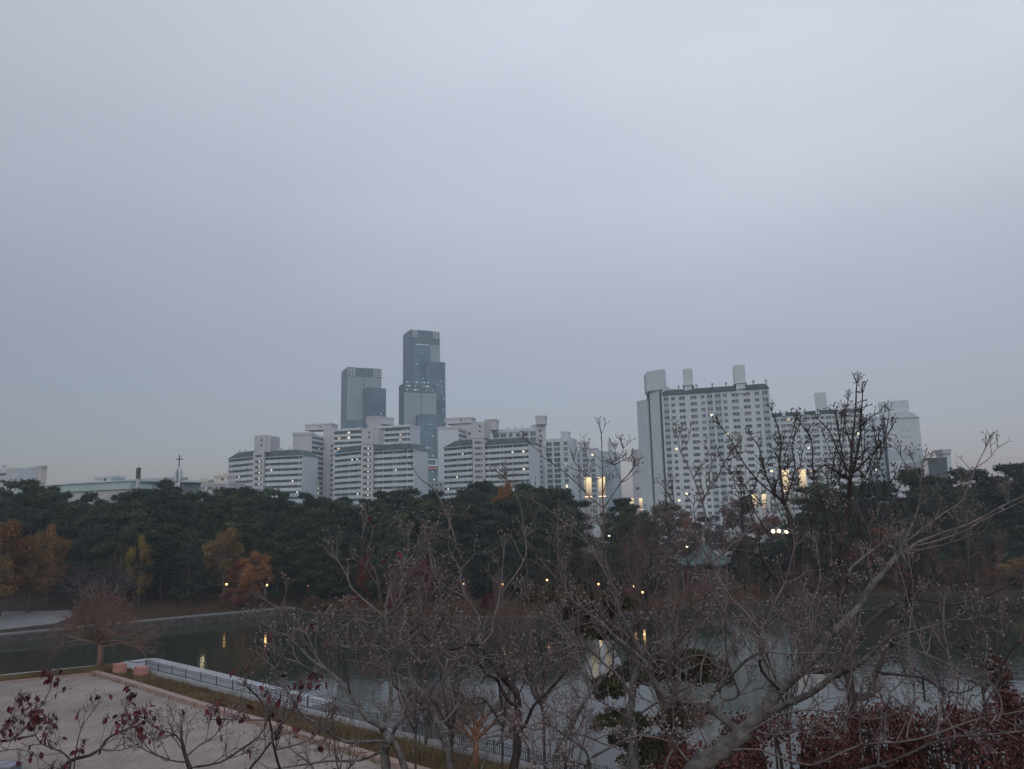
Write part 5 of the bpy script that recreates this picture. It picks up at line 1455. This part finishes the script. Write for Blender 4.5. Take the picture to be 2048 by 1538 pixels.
# big grey dogwood on the right
fore_tree('dogwood', 'large grey bare dogwood whose thick limb sweeps up to the right, full of buds', 'bare tree', 5.6, [
    [[(1384, 1538), (1442, 1503), (1478, 1474), (1500, 1452), (1528, 1422), (1549, 1389), (1562, 1376)], 38, 23, .35, .03],
    [[(1562, 1376), (1592, 1348), (1628, 1315), (1648, 1290), (1656, 1268)], 22, 17, .4, .05, 1],
    [[(1656, 1268), (1688, 1244), (1719, 1211), (1742, 1173), (1765, 1148), (1785, 1122), (1811, 1103), (1837, 1085)], 17, 9, .5, .10, 1],
    [[(1837, 1085), (1884, 1067), (1939, 1048), (1994, 1019), (2060, 986)], 8, 4, .45, .05],
    [[(1830, 1092), (1880, 1080), (1930, 1062), (1985, 1030), (2050, 1002)], 5, 2.6, .4, -.05],
    [[(1811, 1103), (1850, 1098), (1900, 1086), (1940, 1070)], 4, 2, .6],
    [[(1655, 1270), (1665, 1234), (1683, 1199), (1693, 1168), (1696, 1148)], 14, 10, .5, -.05, 1],
    [[(1696, 1148), (1687, 1121), (1680, 1085), (1680, 1056), (1672, 1020)], 7, 3, 1.0, -.08],
    [[(1696, 1148), (1709, 1129), (1738, 1107), (1768, 1085), (1793, 1074)], 7, 3, 1.0, .05],
    [[(1775, 1128), (1800, 1098), (1820, 1060), (1838, 1010), (1842, 970), (1844, 935), (1846, 925)], 6, 2.4, .7, .08],
    [[(1843, 990), (1836, 955), (1820, 938), (1801, 912)], 3, 1.6, .8], [[(1815, 1080), (1850, 1055), (1890, 1025), (1925, 1000), (1942, 960), (1952, 935), (1972, 895)], 5, 2, .9],
    [[(1952, 935), (1975, 920), (1995, 896)], 2.6, 1.5, .8], [[(1745, 1170), (1736, 1120), (1742, 1075), (1722, 1030)], 5, 2, 1.0],
    [[(1541, 1423), (1574, 1407), (1620, 1387), (1655, 1361), (1683, 1345), (1711, 1331), (1739, 1310), (1770, 1280), (1790, 1254), (1808, 1237)], 15, 5, .4, -.12, 1],
    [[(1772, 1280), (1815, 1267), (1866, 1252), (1909, 1237), (1930, 1222)], 4, 2, .4], [[(1599, 1351), (1642, 1341), (1703, 1326), (1782, 1313)], 4, 2, .35],
    [[(1478, 1465), (1457, 1445), (1427, 1422), (1407, 1412)], 17, 15, .3, .06, 1],
    [[(1407, 1412), (1381, 1404), (1345, 1396), (1320, 1379), (1301, 1351), (1289, 1322)], 14, 11, .4, .10, 1],
    [[(1289, 1322), (1281, 1315), (1255, 1293), (1227, 1270), (1205, 1247), (1179, 1227), (1154, 1209), (1141, 1191)], 9, 5, .8, .12, 1],
    [[(1141, 1191), (1120, 1165), (1098, 1140), (1070, 1105), (1052, 1080)], 4.5, 2, 1.2],
    [[(1289, 1315), (1281, 1300), (1260, 1260), (1240, 1224), (1227, 1181), (1216, 1140), (1208, 1100), (1205, 1065)], 8, 5, .5, .06, 1],
    [[(1205, 1065), (1208, 1027), (1205, 988), (1205, 938), (1204, 902), (1203, 868)], 5, 2.4, .5, .02],
    [[(1206, 1014), (1190, 1004), (1172, 986), (1142, 955), (1114, 933), (1088, 915), (1078, 902), (1061, 889)], 4, 1.8, .5, .08],
    [[(1193, 958), (1172, 948), (1160, 938), (1147, 922)], 2.6, 1.4, .6], [[(1205, 938), (1187, 927), (1175, 917), (1170, 905)], 2.4, 1.4, .8],
    [[(1208, 935), (1226, 925), (1241, 910), (1246, 897)], 2.6, 1.5, .8, .04], [[(1210, 1011), (1221, 996), (1241, 966), (1256, 950), (1267, 934)], 3.4, 1.6, .7, -.05],
    [[(1243, 962), (1232, 935), (1225, 924)], 2, 1.2, .6], [[(1296, 1305), (1306, 1285), (1319, 1267), (1316, 1229), (1332, 1199), (1340, 1160)], 6, 2.5, 1.0, -.1],
    [[(1301, 1310), (1332, 1300), (1352, 1285), (1372, 1267), (1392, 1240)], 5, 2.4, 1.1, -.08], [[(1240, 1228), (1228, 1180), (1193, 1116), (1162, 1068), (1124, 1042), (1096, 1019), (1068, 1001)], 5, 2, .9, .15],
    [[(1419, 1399), (1442, 1374), (1465, 1348), (1493, 1320), (1521, 1304)], 7, 5, .5, -.1, 1], [[(1521, 1304), (1575, 1307), (1638, 1305)], 3, 2, .5],
    [[(1559, 1379), (1523, 1341), (1521, 1305)], 6, 5, .4, -.1, 1], [[(1521, 1304), (1522, 1262), (1539, 1232), (1549, 1206), (1569, 1168), (1580, 1130), (1590, 1090)], 4.5, 2, .9],
    [[(1522, 1262), (1488, 1221), (1462, 1196), (1437, 1155), (1428, 1140)], 4.5, 3.4, .7], [[(1428, 1140), (1399, 1085), (1373, 1052), (1352, 1020), (1346, 985)], 3.4, 1.8, .9],
    [[(1420, 1129), (1460, 1092), (1519, 1048), (1556, 1023), (1629, 972)], 4, 2, .35],
    [[(1400, 1085), (1412, 1040), (1400, 990), (1380, 940), (1362, 905), (1356, 878)], 4, 1.8, .7, .1], [[(1402, 1000), (1430, 965), (1446, 930), (1462, 905)], 3, 1.6, .8],
    [[(1440, 1380), (1452, 1300), (1442, 1230), (1455, 1160), (1447, 1080), (1458, 1010)], 4.5, 2, .9, .12], [[(1350, 1396), (1362, 1330), (1350, 1262), (1368, 1190), (1362, 1110)], 4.5, 2, 1.1, .15],
    [[(1600, 1345), (1625, 1290), (1618, 1225), (1640, 1160), (1632, 1090)], 4, 2, .8, .15], [[(1480, 1475), (1560, 1430), (1640, 1420), (1730, 1440), (1800, 1425)], 4.5, 2, .9, -.1],
    [[(1442, 1503), (1520, 1500), (1620, 1530), (1720, 1490), (1830, 1480), (1950, 1440), (2060, 1420)], 5, 2.5, .8, -.15],
    [[(1700, 1545), (1790, 1520), (1880, 1480), (1960, 1470), (2055, 1462)], 5, 2.4, .8, -.1], [[(1770, 1280), (1830, 1300), (1900, 1330), (1960, 1370), (2050, 1390)], 3.4, 1.8, .6, .1],
    [[(1420, 1510), (1400, 1460), (1380, 1440), (1360, 1400)], 4, 2, 1.2], [[(1384, 1530), (1352, 1490), (1330, 1440), (1310, 1410), (1290, 1400)], 5, 2.4, 1.0],
    [[(1500, 1452), (1540, 1470), (1600, 1462), (1660, 1475), (1720, 1400)], 4, 2, .9]] + xl(10, 1300, 1720, 1430, 1040, 1250, 5) + xl(9, 1600, 2040, 1480, 1100, 1340, 6), 41, dens=.72, shoot=72, tw=1.9, budr=2.1)

fore_tree('dogwood', 'pale smooth dogwood trunk rising straight left of the big limb', 'bare tree', 6.6, [
    [[(1268, 1538), (1266, 1465), (1260, 1427), (1264, 1400), (1268, 1362), (1276, 1335), (1287, 1312)], 17, 12, .3, .02],
    [[(1287, 1312), (1300, 1270), (1292, 1225), (1300, 1180), (1296, 1120), (1305, 1060)], 7, 2.4, .9], [[(1266, 1400), (1235, 1350), (1210, 1330), (1180, 1300), (1150, 1290), (1110, 1280)], 6, 2.2, 1.0],
    [[(1264, 1440), (1230, 1420), (1195, 1400), (1160, 1395)], 4.5, 2, 1.0], [[(1276, 1335), (1318, 1320), (1350, 1330), (1390, 1310), (1430, 1320)], 5, 2, 1.0]] + xl(3, 1170, 1400, 1420, 1080, 1280, 7), 43, dens=.8, shoot=75)

fore_tree('dogwood', 'thin pale curved dogwood stem between the dark trunk and the pale trunk', 'bare tree', 8.5, [
    [[(1108, 1538), (1114, 1503), (1126, 1468), (1149, 1440), (1169, 1404), (1182, 1384), (1205, 1359)], 11, 6, .5, .02],
    [[(1205, 1359), (1225, 1330), (1228, 1290), (1245, 1250), (1240, 1200)], 4.5, 2, 1.0], [[(1126, 1468), (1170, 1470), (1200, 1485), (1240, 1500), (1265, 1530)], 4.5, 2, .8],
    [[(1190, 1380), (1165, 1340), (1150, 1290), (1120, 1250)], 4, 2, 1.0], [[(1149, 1440), (1110, 1420), (1080, 1400), (1060, 1370)], 4, 2, .8]], 45, dens=.8, shoot=70)

fore_tree('dogwood', 'dark trunked dogwood leaning up left in the lower middle', 'bare tree', 8.2, [
    [[(1027, 1536), (1034, 1503), (1034, 1468), (1037, 1432), (1035, 1397), (1027, 1376), (1009, 1359), (994, 1338), (979, 1318), (961, 1293)], 17, 9, .25, .02],
    [[(961, 1291), (945, 1288), (930, 1290), (906, 1298), (883, 1294), (862, 1285), (840, 1262), (815, 1240)], 7, 3, .7], [[(965, 1288), (982, 1267), (988, 1234), (998, 1199), (1004, 1148), (1008, 1105)], 5, 2.4, .7, .05],
    [[(961, 1285), (956, 1262), (960, 1240), (940, 1205), (925, 1180), (920, 1140), (898, 1095), (900, 1040)], 5, 2, .9, .1], [[(996, 1336), (1012, 1326), (1032, 1310), (1052, 1295), (1083, 1282), (1111, 1267), (1120, 1249), (1121, 1225)], 6, 2.4, .8],
    [[(979, 1318), (958, 1313), (933, 1300), (905, 1275), (888, 1240)], 4.5, 2, .9], [[(1037, 1415), (1019, 1404), (1001, 1376), (994, 1359), (973, 1348), (958, 1326)], 9, 4, .6, -.05, 1],
    [[(958, 1326), (930, 1310), (905, 1320), (880, 1310)], 3.4, 1.8, 1.0], [[(1042, 1465), (1055, 1440), (1067, 1412), (1090, 1389), (1111, 1366), (1135, 1340)], 8, 3, .7, -.05, 1],
    [[(930, 1192), (900, 1180), (870, 1150), (858, 1100), (850, 1060)], 4, 2, 1.0], [[(1001, 1190), (1030, 1150), (1052, 1110), (1048, 1060), (1040, 1010), (1010, 960)], 4, 1.8, .8, .12],
    [[(870, 980), (880, 1000), (893, 1030), (905, 1060), (912, 1090)], 1.8, 3, .8], [[(1034, 1480), (1000, 1470), (960, 1480), (900, 1500), (840, 1490)], 5, 2, .8],
    [[(1034, 1440), (1070, 1460), (1110, 1450), (1150, 1470)], 4, 2, .9], [[(1010, 1359), (1040, 1340), (1060, 1370), (1085, 1340)], 4, 2, .9]] + xl(3, 880, 1120, 1420, 1090, 1290, 8), 47, bark=DARKB, dens=.75, shoot=76)

fore_tree('dogwood', 'slender grey dogwood trunk slanting up left, right of the forked one', 'bare tree', 9.5, [
    [[(899, 1536), (896, 1503), (876, 1453), (863, 1414), (855, 1397), (850, 1359), (840, 1326), (817, 1300)], 13, 6, .5, .02],
    [[(855, 1397), (850, 1392), (828, 1366), (800, 1351), (782, 1346)], 6, 4, .5], [[(817, 1300), (800, 1270), (812, 1230), (800, 1190), (806, 1150)], 4.5, 2, 1.0],
    [[(850, 1359), (872, 1320), (868, 1270), (885, 1230), (880, 1180)], 4.5, 2, 1.0], [[(876, 1453), (910, 1420), (925, 1380), (950, 1350)], 4.5, 2, .9], [[(863, 1414), (830, 1420), (800, 1440), (770, 1430)], 4, 2, .8]] + xl(1, 820, 960, 1440, 1150, 1320, 10), 49, dens=.7, shoot=70)

fore_tree('dogwood', 'forked dogwood in the lower left middle with a long limb reaching left over the ledge', 'bare tree', 7.4, [
    [[(772, 1538), (769, 1498), (777, 1483), (767, 1460), (764, 1450)], 18, 14, .2, .0],
    [[(810, 1536), (795, 1496), (782, 1478), (787, 1465), (800, 1440), (812, 1410)], 14, 5, .4, .02, 1],
    [[(764, 1450), (777, 1414), (782, 1389), (779, 1346), (775, 1300), (773, 1262), (772, 1224), (779, 1181), (800, 1148)], 9, 4, .5, .08, 1],
    [[(800, 1148), (809, 1126), (832, 1111), (845, 1085)], 3.4, 1.8, 1.0], [[(806, 1130), (816, 1100), (816, 1072)], 3, 1.6, 1],
    [[(768, 1233), (743, 1212), (720, 1192), (700, 1172), (692, 1146), (674, 1121), (664, 1113)], 5, 2, .9, .1], [[(763, 1212), (753, 1151), (738, 1123), (725, 1080), (728, 1050)], 4.5, 2, .8, -.06],
    [[(781, 1228), (811, 1197), (827, 1184), (847, 1172), (870, 1160)], 4, 2, 1.0], [[(764, 1452), (739, 1442), (718, 1412), (700, 1388), (682, 1365), (656, 1342), (628, 1324), (598, 1294), (573, 1271), (548, 1262), (530, 1248)], 11, 3, .55, .12, 1],
    [[(656, 1342), (639, 1324), (628, 1301), (618, 1278), (608, 1262)], 5, 2.4, 1.2], [[(649, 1344), (618, 1337), (598, 1324), (590, 1311)], 3.6, 2, .8], [[(573, 1271), (574, 1250), (560, 1222), (530, 1200)], 3.2, 1.6, .8],
    [[(700, 1388), (690, 1340), (672, 1300), (660, 1262)], 4, 2, 1.2], [[(775, 1300), (742, 1290), (712, 1300), (680, 1290)], 4, 2, 1.2], [[(779, 1346), (750, 1330), (720, 1325), (690, 1320)], 4, 2, 1.0],
    [[(775, 1300), (810, 1285), (840, 1262), (862, 1240)], 4, 2, 1.1], [[(772, 1224), (745, 1245), (715, 1240), (690, 1250)], 3.5, 1.8, 1.2],
    [[(769, 1483), (721, 1483), (690, 1483), (662, 1468), (632, 1445), (604, 1430), (586, 1399), (573, 1379)], 7, 3, .6, -.08, 1], [[(573, 1379), (555, 1362), (552, 1340), (535, 1325)], 3, 1.6, .9],
    [[(769, 1500), (720, 1520), (660, 1522), (600, 1530), (540, 1540)], 6, 2.4, .8], [[(777, 1414), (800, 1380), (795, 1340), (815, 1310)], 4, 2, .9]] + xl(2, 700, 860, 1400, 1120, 1280, 9), 51, dens=.78, shoot=76, leaves=.012, leafs=17)

fore_tree('dogwood', 'low dark forked twiggy dogwood over the plaza corner of the kerb', 'bare tree', 5.0, [
    [[(381, 1538), (371, 1513), (363, 1478), (363, 1450)], 9, 3.4, .8, .03], [[(366, 1490), (350, 1470), (317, 1458), (300, 1445)], 3.6, 1.8, 1.1], [[(371, 1513), (400, 1490), (430, 1470), (450, 1440), (462, 1432)], 4, 1.8, 1.0],
    [[(376, 1525), (340, 1520), (300, 1505), (278, 1492)], 3, 1.6, .9], [[(381, 1535), (440, 1525), (480, 1500), (520, 1470), (540, 1430)], 4, 1.8, .9], [[(500, 1538), (530, 1500), (560, 1460), (570, 1410)], 5, 2, .9]],
    53, bark=DARKB, twm=TWIGM, budm=DKBUD, dens=1.3, shoot=58, tw=1.8, budr=1.5, leaves=.03, leafs=18)
fore_tree('dogwood', 'dogwood with drooping dark red leaves spreading over the pale plaza at bottom left', 'tree', 4.2, [
    [[(124, 1538), (142, 1521), (178, 1511), (200, 1498), (218, 1475), (254, 1458), (279, 1450)], 8, 2.4, 1.0, .05], [[(142, 1521), (125, 1505), (109, 1498), (84, 1488), (70, 1470)], 4, 2, 1.1],
    [[(-30, 1490), (0, 1484), (38, 1470), (66, 1434), (90, 1400), (104, 1370)], 4.5, 1.8, .9, .0], [[(-30, 1478), (0, 1468), (43, 1432), (60, 1412)], 3.4, 1.6, .9], [[(218, 1475), (235, 1440), (255, 1412)], 3, 1.5, 1.0],
    [[(150, 1519), (158, 1470), (172, 1440), (195, 1410)], 2.6, 1.3, .9], [[(200, 1498), (240, 1500), (270, 1490), (300, 1470)], 3, 1.5, .9], [[(-20, 1505), (30, 1498), (60, 1505), (100, 1530)], 3, 1.6, .9]],
    55, bark=DARKB, budm=DKBUD, dens=1.1, shoot=56, tw=1.5, budr=1.3, leaves=.26, leafs=13, up=.6)
fore_tree('dogwood', 'small thin dogwood with a few red leaves over the railing', 'tree', 6.0, [
    [[(560, 1538), (545, 1480), (540, 1440), (520, 1400), (490, 1370)], 5, 2, 1.0], [[(545, 1470), (580, 1420), (600, 1390)], 3.4, 1.8, 1.0], [[(540, 1440), (500, 1440), (470, 1440), (440, 1438)], 3.2, 1.6, 1.0], [[(548, 1500), (620, 1480), (660, 1440)], 3.4, 1.8, 1.0]],
    57, bark=DARKB, budm=DKBUD, dens=.9, shoot=60, tw=1.6, budr=1.6, leaves=.09, leafs=17)
fore_tree('dogwood', 'low reddish budded dogwood spreading along the bottom middle edge', 'bare tree', 5.2, [
    [[(1180, 1538), (1170, 1500), (1130, 1470), (1100, 1450)], 6, 2.4, 1.1], [[(1175, 1520), (1230, 1490), (1280, 1470), (1330, 1480)], 5, 2.2, 1.1], [[(1100, 1538), (1060, 1500), (1050, 1480)], 4, 2, 1.0], [[(1330, 1538), (1345, 1500), (1380, 1470), (1400, 1440)], 5, 2.4, 1.0],
    [[(960, 1545), (980, 1500), (1010, 1480)], 4, 2, .9], [[(1170, 1530), (1120, 1520), (1070, 1530)], 4, 2, 1]], 59, twm=REDTW, dens=.9, shoot=66, tw=2.0, budr=2.9)

# dark upright many stemmed tree farther down the slope
fore_tree('dark_bare_tree', 'dark many stemmed bare tree whose top spikes stand against the right hand blocks', 'bare tree', 22.0, [
    [[(1703, 1392), (1690, 1300), (1680, 1224), (1684, 1148), (1680, 1090), (1694, 1030), (1700, 967)], 17, 9, .3, .0],
    [[(1700, 967), (1704, 893), (1710, 829), (1714, 766)], 7, 2.4, 1.3], [[(1702, 960), (1718, 893), (1725, 787)], 5, 2.2, 1.3], [[(1698, 945), (1675, 900), (1660, 865), (1636, 838)], 5, 2, 1.2], [[(1694, 955), (1680, 880), (1672, 830)], 4, 2, 1.2],
    [[(1704, 948), (1742, 909), (1768, 880), (1785, 852)], 5, 2, 1.2], [[(1698, 960), (1650, 930), (1627, 945), (1623, 880), (1594, 838)], 5, 2, 1.2], [[(1704, 893), (1690, 850), (1696, 800)], 3.5, 1.8, 1.3], [[(1708, 870), (1735, 840), (1748, 830)], 3, 1.6, 1.2],
    [[(1609, 1340), (1609, 1290), (1601, 1224), (1589, 1148), (1588, 1087), (1578, 1029), (1569, 1009)], 14, 9, .3, .03, 1], [[(1569, 1009), (1559, 938), (1562, 880), (1543, 822)], 6, 2, 1.2], [[(1569, 1005), (1590, 940), (1584, 890), (1600, 850)], 4.5, 2, 1.2],
    [[(1572, 1015), (1535, 960), (1520, 900), (1500, 868)], 4.5, 2, 1.1], [[(1566, 1000), (1530, 975), (1490, 930), (1462, 880), (1440, 850)], 4.5, 2, 1.0], [[(1553, 1157), (1523, 1115), (1485, 1102), (1459, 1101)], 9, 4, .6, .05, 1], [[(1575, 1190), (1553, 1157)], 10, 9, .2, .03, 1],
    [[(1530, 1160), (1505, 1130), (1480, 1100), (1465, 1060)], 4, 2, .9], [[(1739, 1389), (1756, 1336), (1782, 1298)], 16, 10, .3, .05, 1], [[(1700, 1310), (1728, 1257), (1764, 1224), (1802, 1201), (1858, 1168), (1900, 1130)], 11, 4, .6, .1, 1],
    [[(1802, 1201), (1850, 1200), (1904, 1209), (1960, 1196), (1998, 1181), (2050, 1150)], 7, 3, .7], [[(1764, 1346), (1800, 1350), (1845, 1356), (1870, 1370), (1888, 1387)], 7, 4, .8], [[(1782, 1313), (1810, 1322), (1845, 1350)], 4, 2, .8],
    [[(1870, 1370), (1919, 1387), (1970, 1364), (2046, 1357)], 4, 2, .9], [[(1800, 1305), (1850, 1290), (1900, 1300), (1930, 1320)], 3.5, 1.8, .9], [[(1782, 1298), (1795, 1240), (1830, 1180), (1845, 1110), (1870, 1060)], 5, 2, 1.0],
    [[(1686, 1186), (1660, 1130), (1640, 1080), (1650, 1020), (1630, 970)], 6, 2.2, 1.0], [[(1690, 1100), (1730, 1050), (1760, 1000), (1790, 950)], 5, 2, 1.0], [[(1588, 1087), (1620, 1040), (1640, 990), (1625, 960)], 4, 2, .9],
    [[(1845, 1356), (1850, 1400)], 4, 3, .5], [[(1810, 1345), (1790, 1290)], 3, 2, .8]] + xl(17, 1480, 1800, 1040, 840, 950, 12, 2.5, 4, 70) + xl(6, 1660, 1755, 980, 790, 870, 13, 2.6, 3, 30) + xl(16, 1470, 1900, 1190, 920, 1060, 14, 3.0, 5, 80), 61, root=(1703, 1392), bark=DARKB, twm=DARKB, budm=DKBUD, dens=2.0, shoot=40, lv=1, tw=1.7, budr=1.6, spurs=True, depth=.12, up=.7)

# hazy brown twig masses between, smaller trees down the slope
def twig_fill(px, pt, pb, D, wpx, label, seed, m_=GTW, tm=DARKB, k=5):
    p = at(px, pt, D); gz = ground_z(p.x, p.y); h = p.z - gz
    pr_ = twig_tree(seed, .6, max(.15, (at(px, pb, D).z - gz) / h), 8, k, .012, len0=.2, upb=.15, kids=(2, 3))
    return tree('bare_tree', pr_, (tm, m_), (p.x, p.y, gz), h, label, 'bare tree', None, wpx * D / FPX / (.5 * h), seed, 'twigs')
twig_fill(1330, 1110, 1330, 26, 120, 'fine brown twiggy tree behind the pale dogwood trunk', 71)
twig_fill(1080, 1180, 1380, 28, 110, 'fine brown twiggy tree behind the thin pale curved stem', 73, REDTW)
twig_fill(830, 1150, 1400, 26, 100, 'fine reddish twiggy tree behind the slender slanting trunk', 74, REDTW)
twig_fill(1930, 1080, 1300, 26, 110, 'fine brown twiggy tree at the right behind the sweeping limb', 75)
twig_fill(1250, 1090, 1300, 30, 100, 'fine reddish twiggy tree left of the pale trunk, farther off', 76, REDTW)

for px, pt, pb, D, w_, lb_, m_ in ((1000, 1250, 1400, 24, 90, 'behind the dark leaning trunk', GTW), (900, 1290, 1450, 21, 90, 'left of the dark leaning trunk', REDTW), (1560, 1230, 1390, 20, 90, 'left of the dark many stemmed trunk', GTW),
        (1870, 1260, 1440, 18, 90, 'beside the low sweeping limb at the right', TWG), (680, 1400, 1540, 20, 80, 'above the kerb left of the forked dogwood', GTW), (1120, 1370, 1540, 16, 80, 'low between the dark trunk and the curved stem', REDTW)):
    twig_fill(px, pt, pb, D, w_, 'slender fine twigged sapling on the slope, ' + lb_, 90 + px % 17, m_)

# red leaved shrubs lower right
REDB = mat('deep_red_bush_leaves', (.108, .042, .034), .75, .4, 5, col2=(.050, .020, .018), detail=3, spec=.15)
def red_bush(px, py, rpx, rpy, D, label, seed, n=9000):
    rs = np.random.RandomState(seed); r2_ = random.Random(seed)
    c = at(px, py, D); gz = ground_z(c.x, c.y); T = thing('red_leaved_maple', label, 'shrub', (c.x, c.y, gz)); s = D / FPX
    tr = MB(); hz = c.z - gz; V = []
    for i in range(6):
        a = r2_.uniform(0, 6.28); e_ = Vector((math.cos(a) * rpx * s * .6, math.sin(a) * rpx * s * .6, hz + r2_.uniform(-.1, .5) * rpy * s))
        tr.tube([Vector((math.cos(a) * .1, math.sin(a) * .1, -.2)), e_ * .5 + Vector((0, 0, -.1)), e_], [.06, .045, .012], 6)
    for i in range(26):
        u = rs.normal(size=3); u /= np.linalg.norm(u); q = np.array([u[0] * rpx * s * .75, u[1] * rpx * s * .75, hz + u[2] * rpy * s * .7])
        pr_ = rs.uniform(.26, .42) * rpx * s
        V.append(tufts(rs, q, (pr_, pr_, pr_ * .8), int(n / 26 * .6), .058, up=.3, stretch=1.3))
        tr.tube([Vector((0, 0, hz * .6)), Vector(q) * .6 + Vector((0, 0, hz * .35)), Vector(q)], [.03, .018, .005], 4)
    tr.build('stems', DARKB, T); link('foliage', quads_mesh('foliage', np.concatenate(V)), T, None, REDB)
red_bush(1575, 1490, 120, 85, 12.5, 'red leaved bush right of the thick dogwood limb', 1)
red_bush(1740, 1490, 110, 95, 13.0, 'tallest part of the red bushes, below the dark many stemmed trunk', 2)
red_bush(1915, 1505, 120, 90, 12.0, 'red bush in the lower right corner with a gap of water beside it', 3)
red_bush(2030, 1430, 60, 50, 13.5, 'red bush cut by the right edge of the frame', 4, 3500)
red_bush(1998, 1345, 22, 32, 14.0, 'small upright spray of red leaves above the corner bush', 5, 700)
red_bush(1420, 1555, 110, 45, 11.0, 'low red bush at the bottom edge under the thick limb', 6, 5000)

# ---------------------------------------------------------------- haze
HZ = bpy.data.materials.new('haze_air'); HZ.use_nodes = True
t = HZ.node_tree
for nd in list(t.nodes):
    if nd.type == 'BSDF_PRINCIPLED': t.nodes.remove(nd)
pvn = t.nodes.new('ShaderNodeVolumePrincipled')
pvn.inputs['Color'].default_value = (.80, .90, 1.0, 1); pvn.inputs['Density'].default_value = 0.00032
t.links.new(pvn.outputs[0], [nd for nd in t.nodes if nd.type == 'OUTPUT_MATERIAL'][0].inputs['Volume'])
mb = MB(); mb.box(-900, 900, -120, 1000, -4, 215)
tag(mb.build('haze', HZ), kind='stuff')
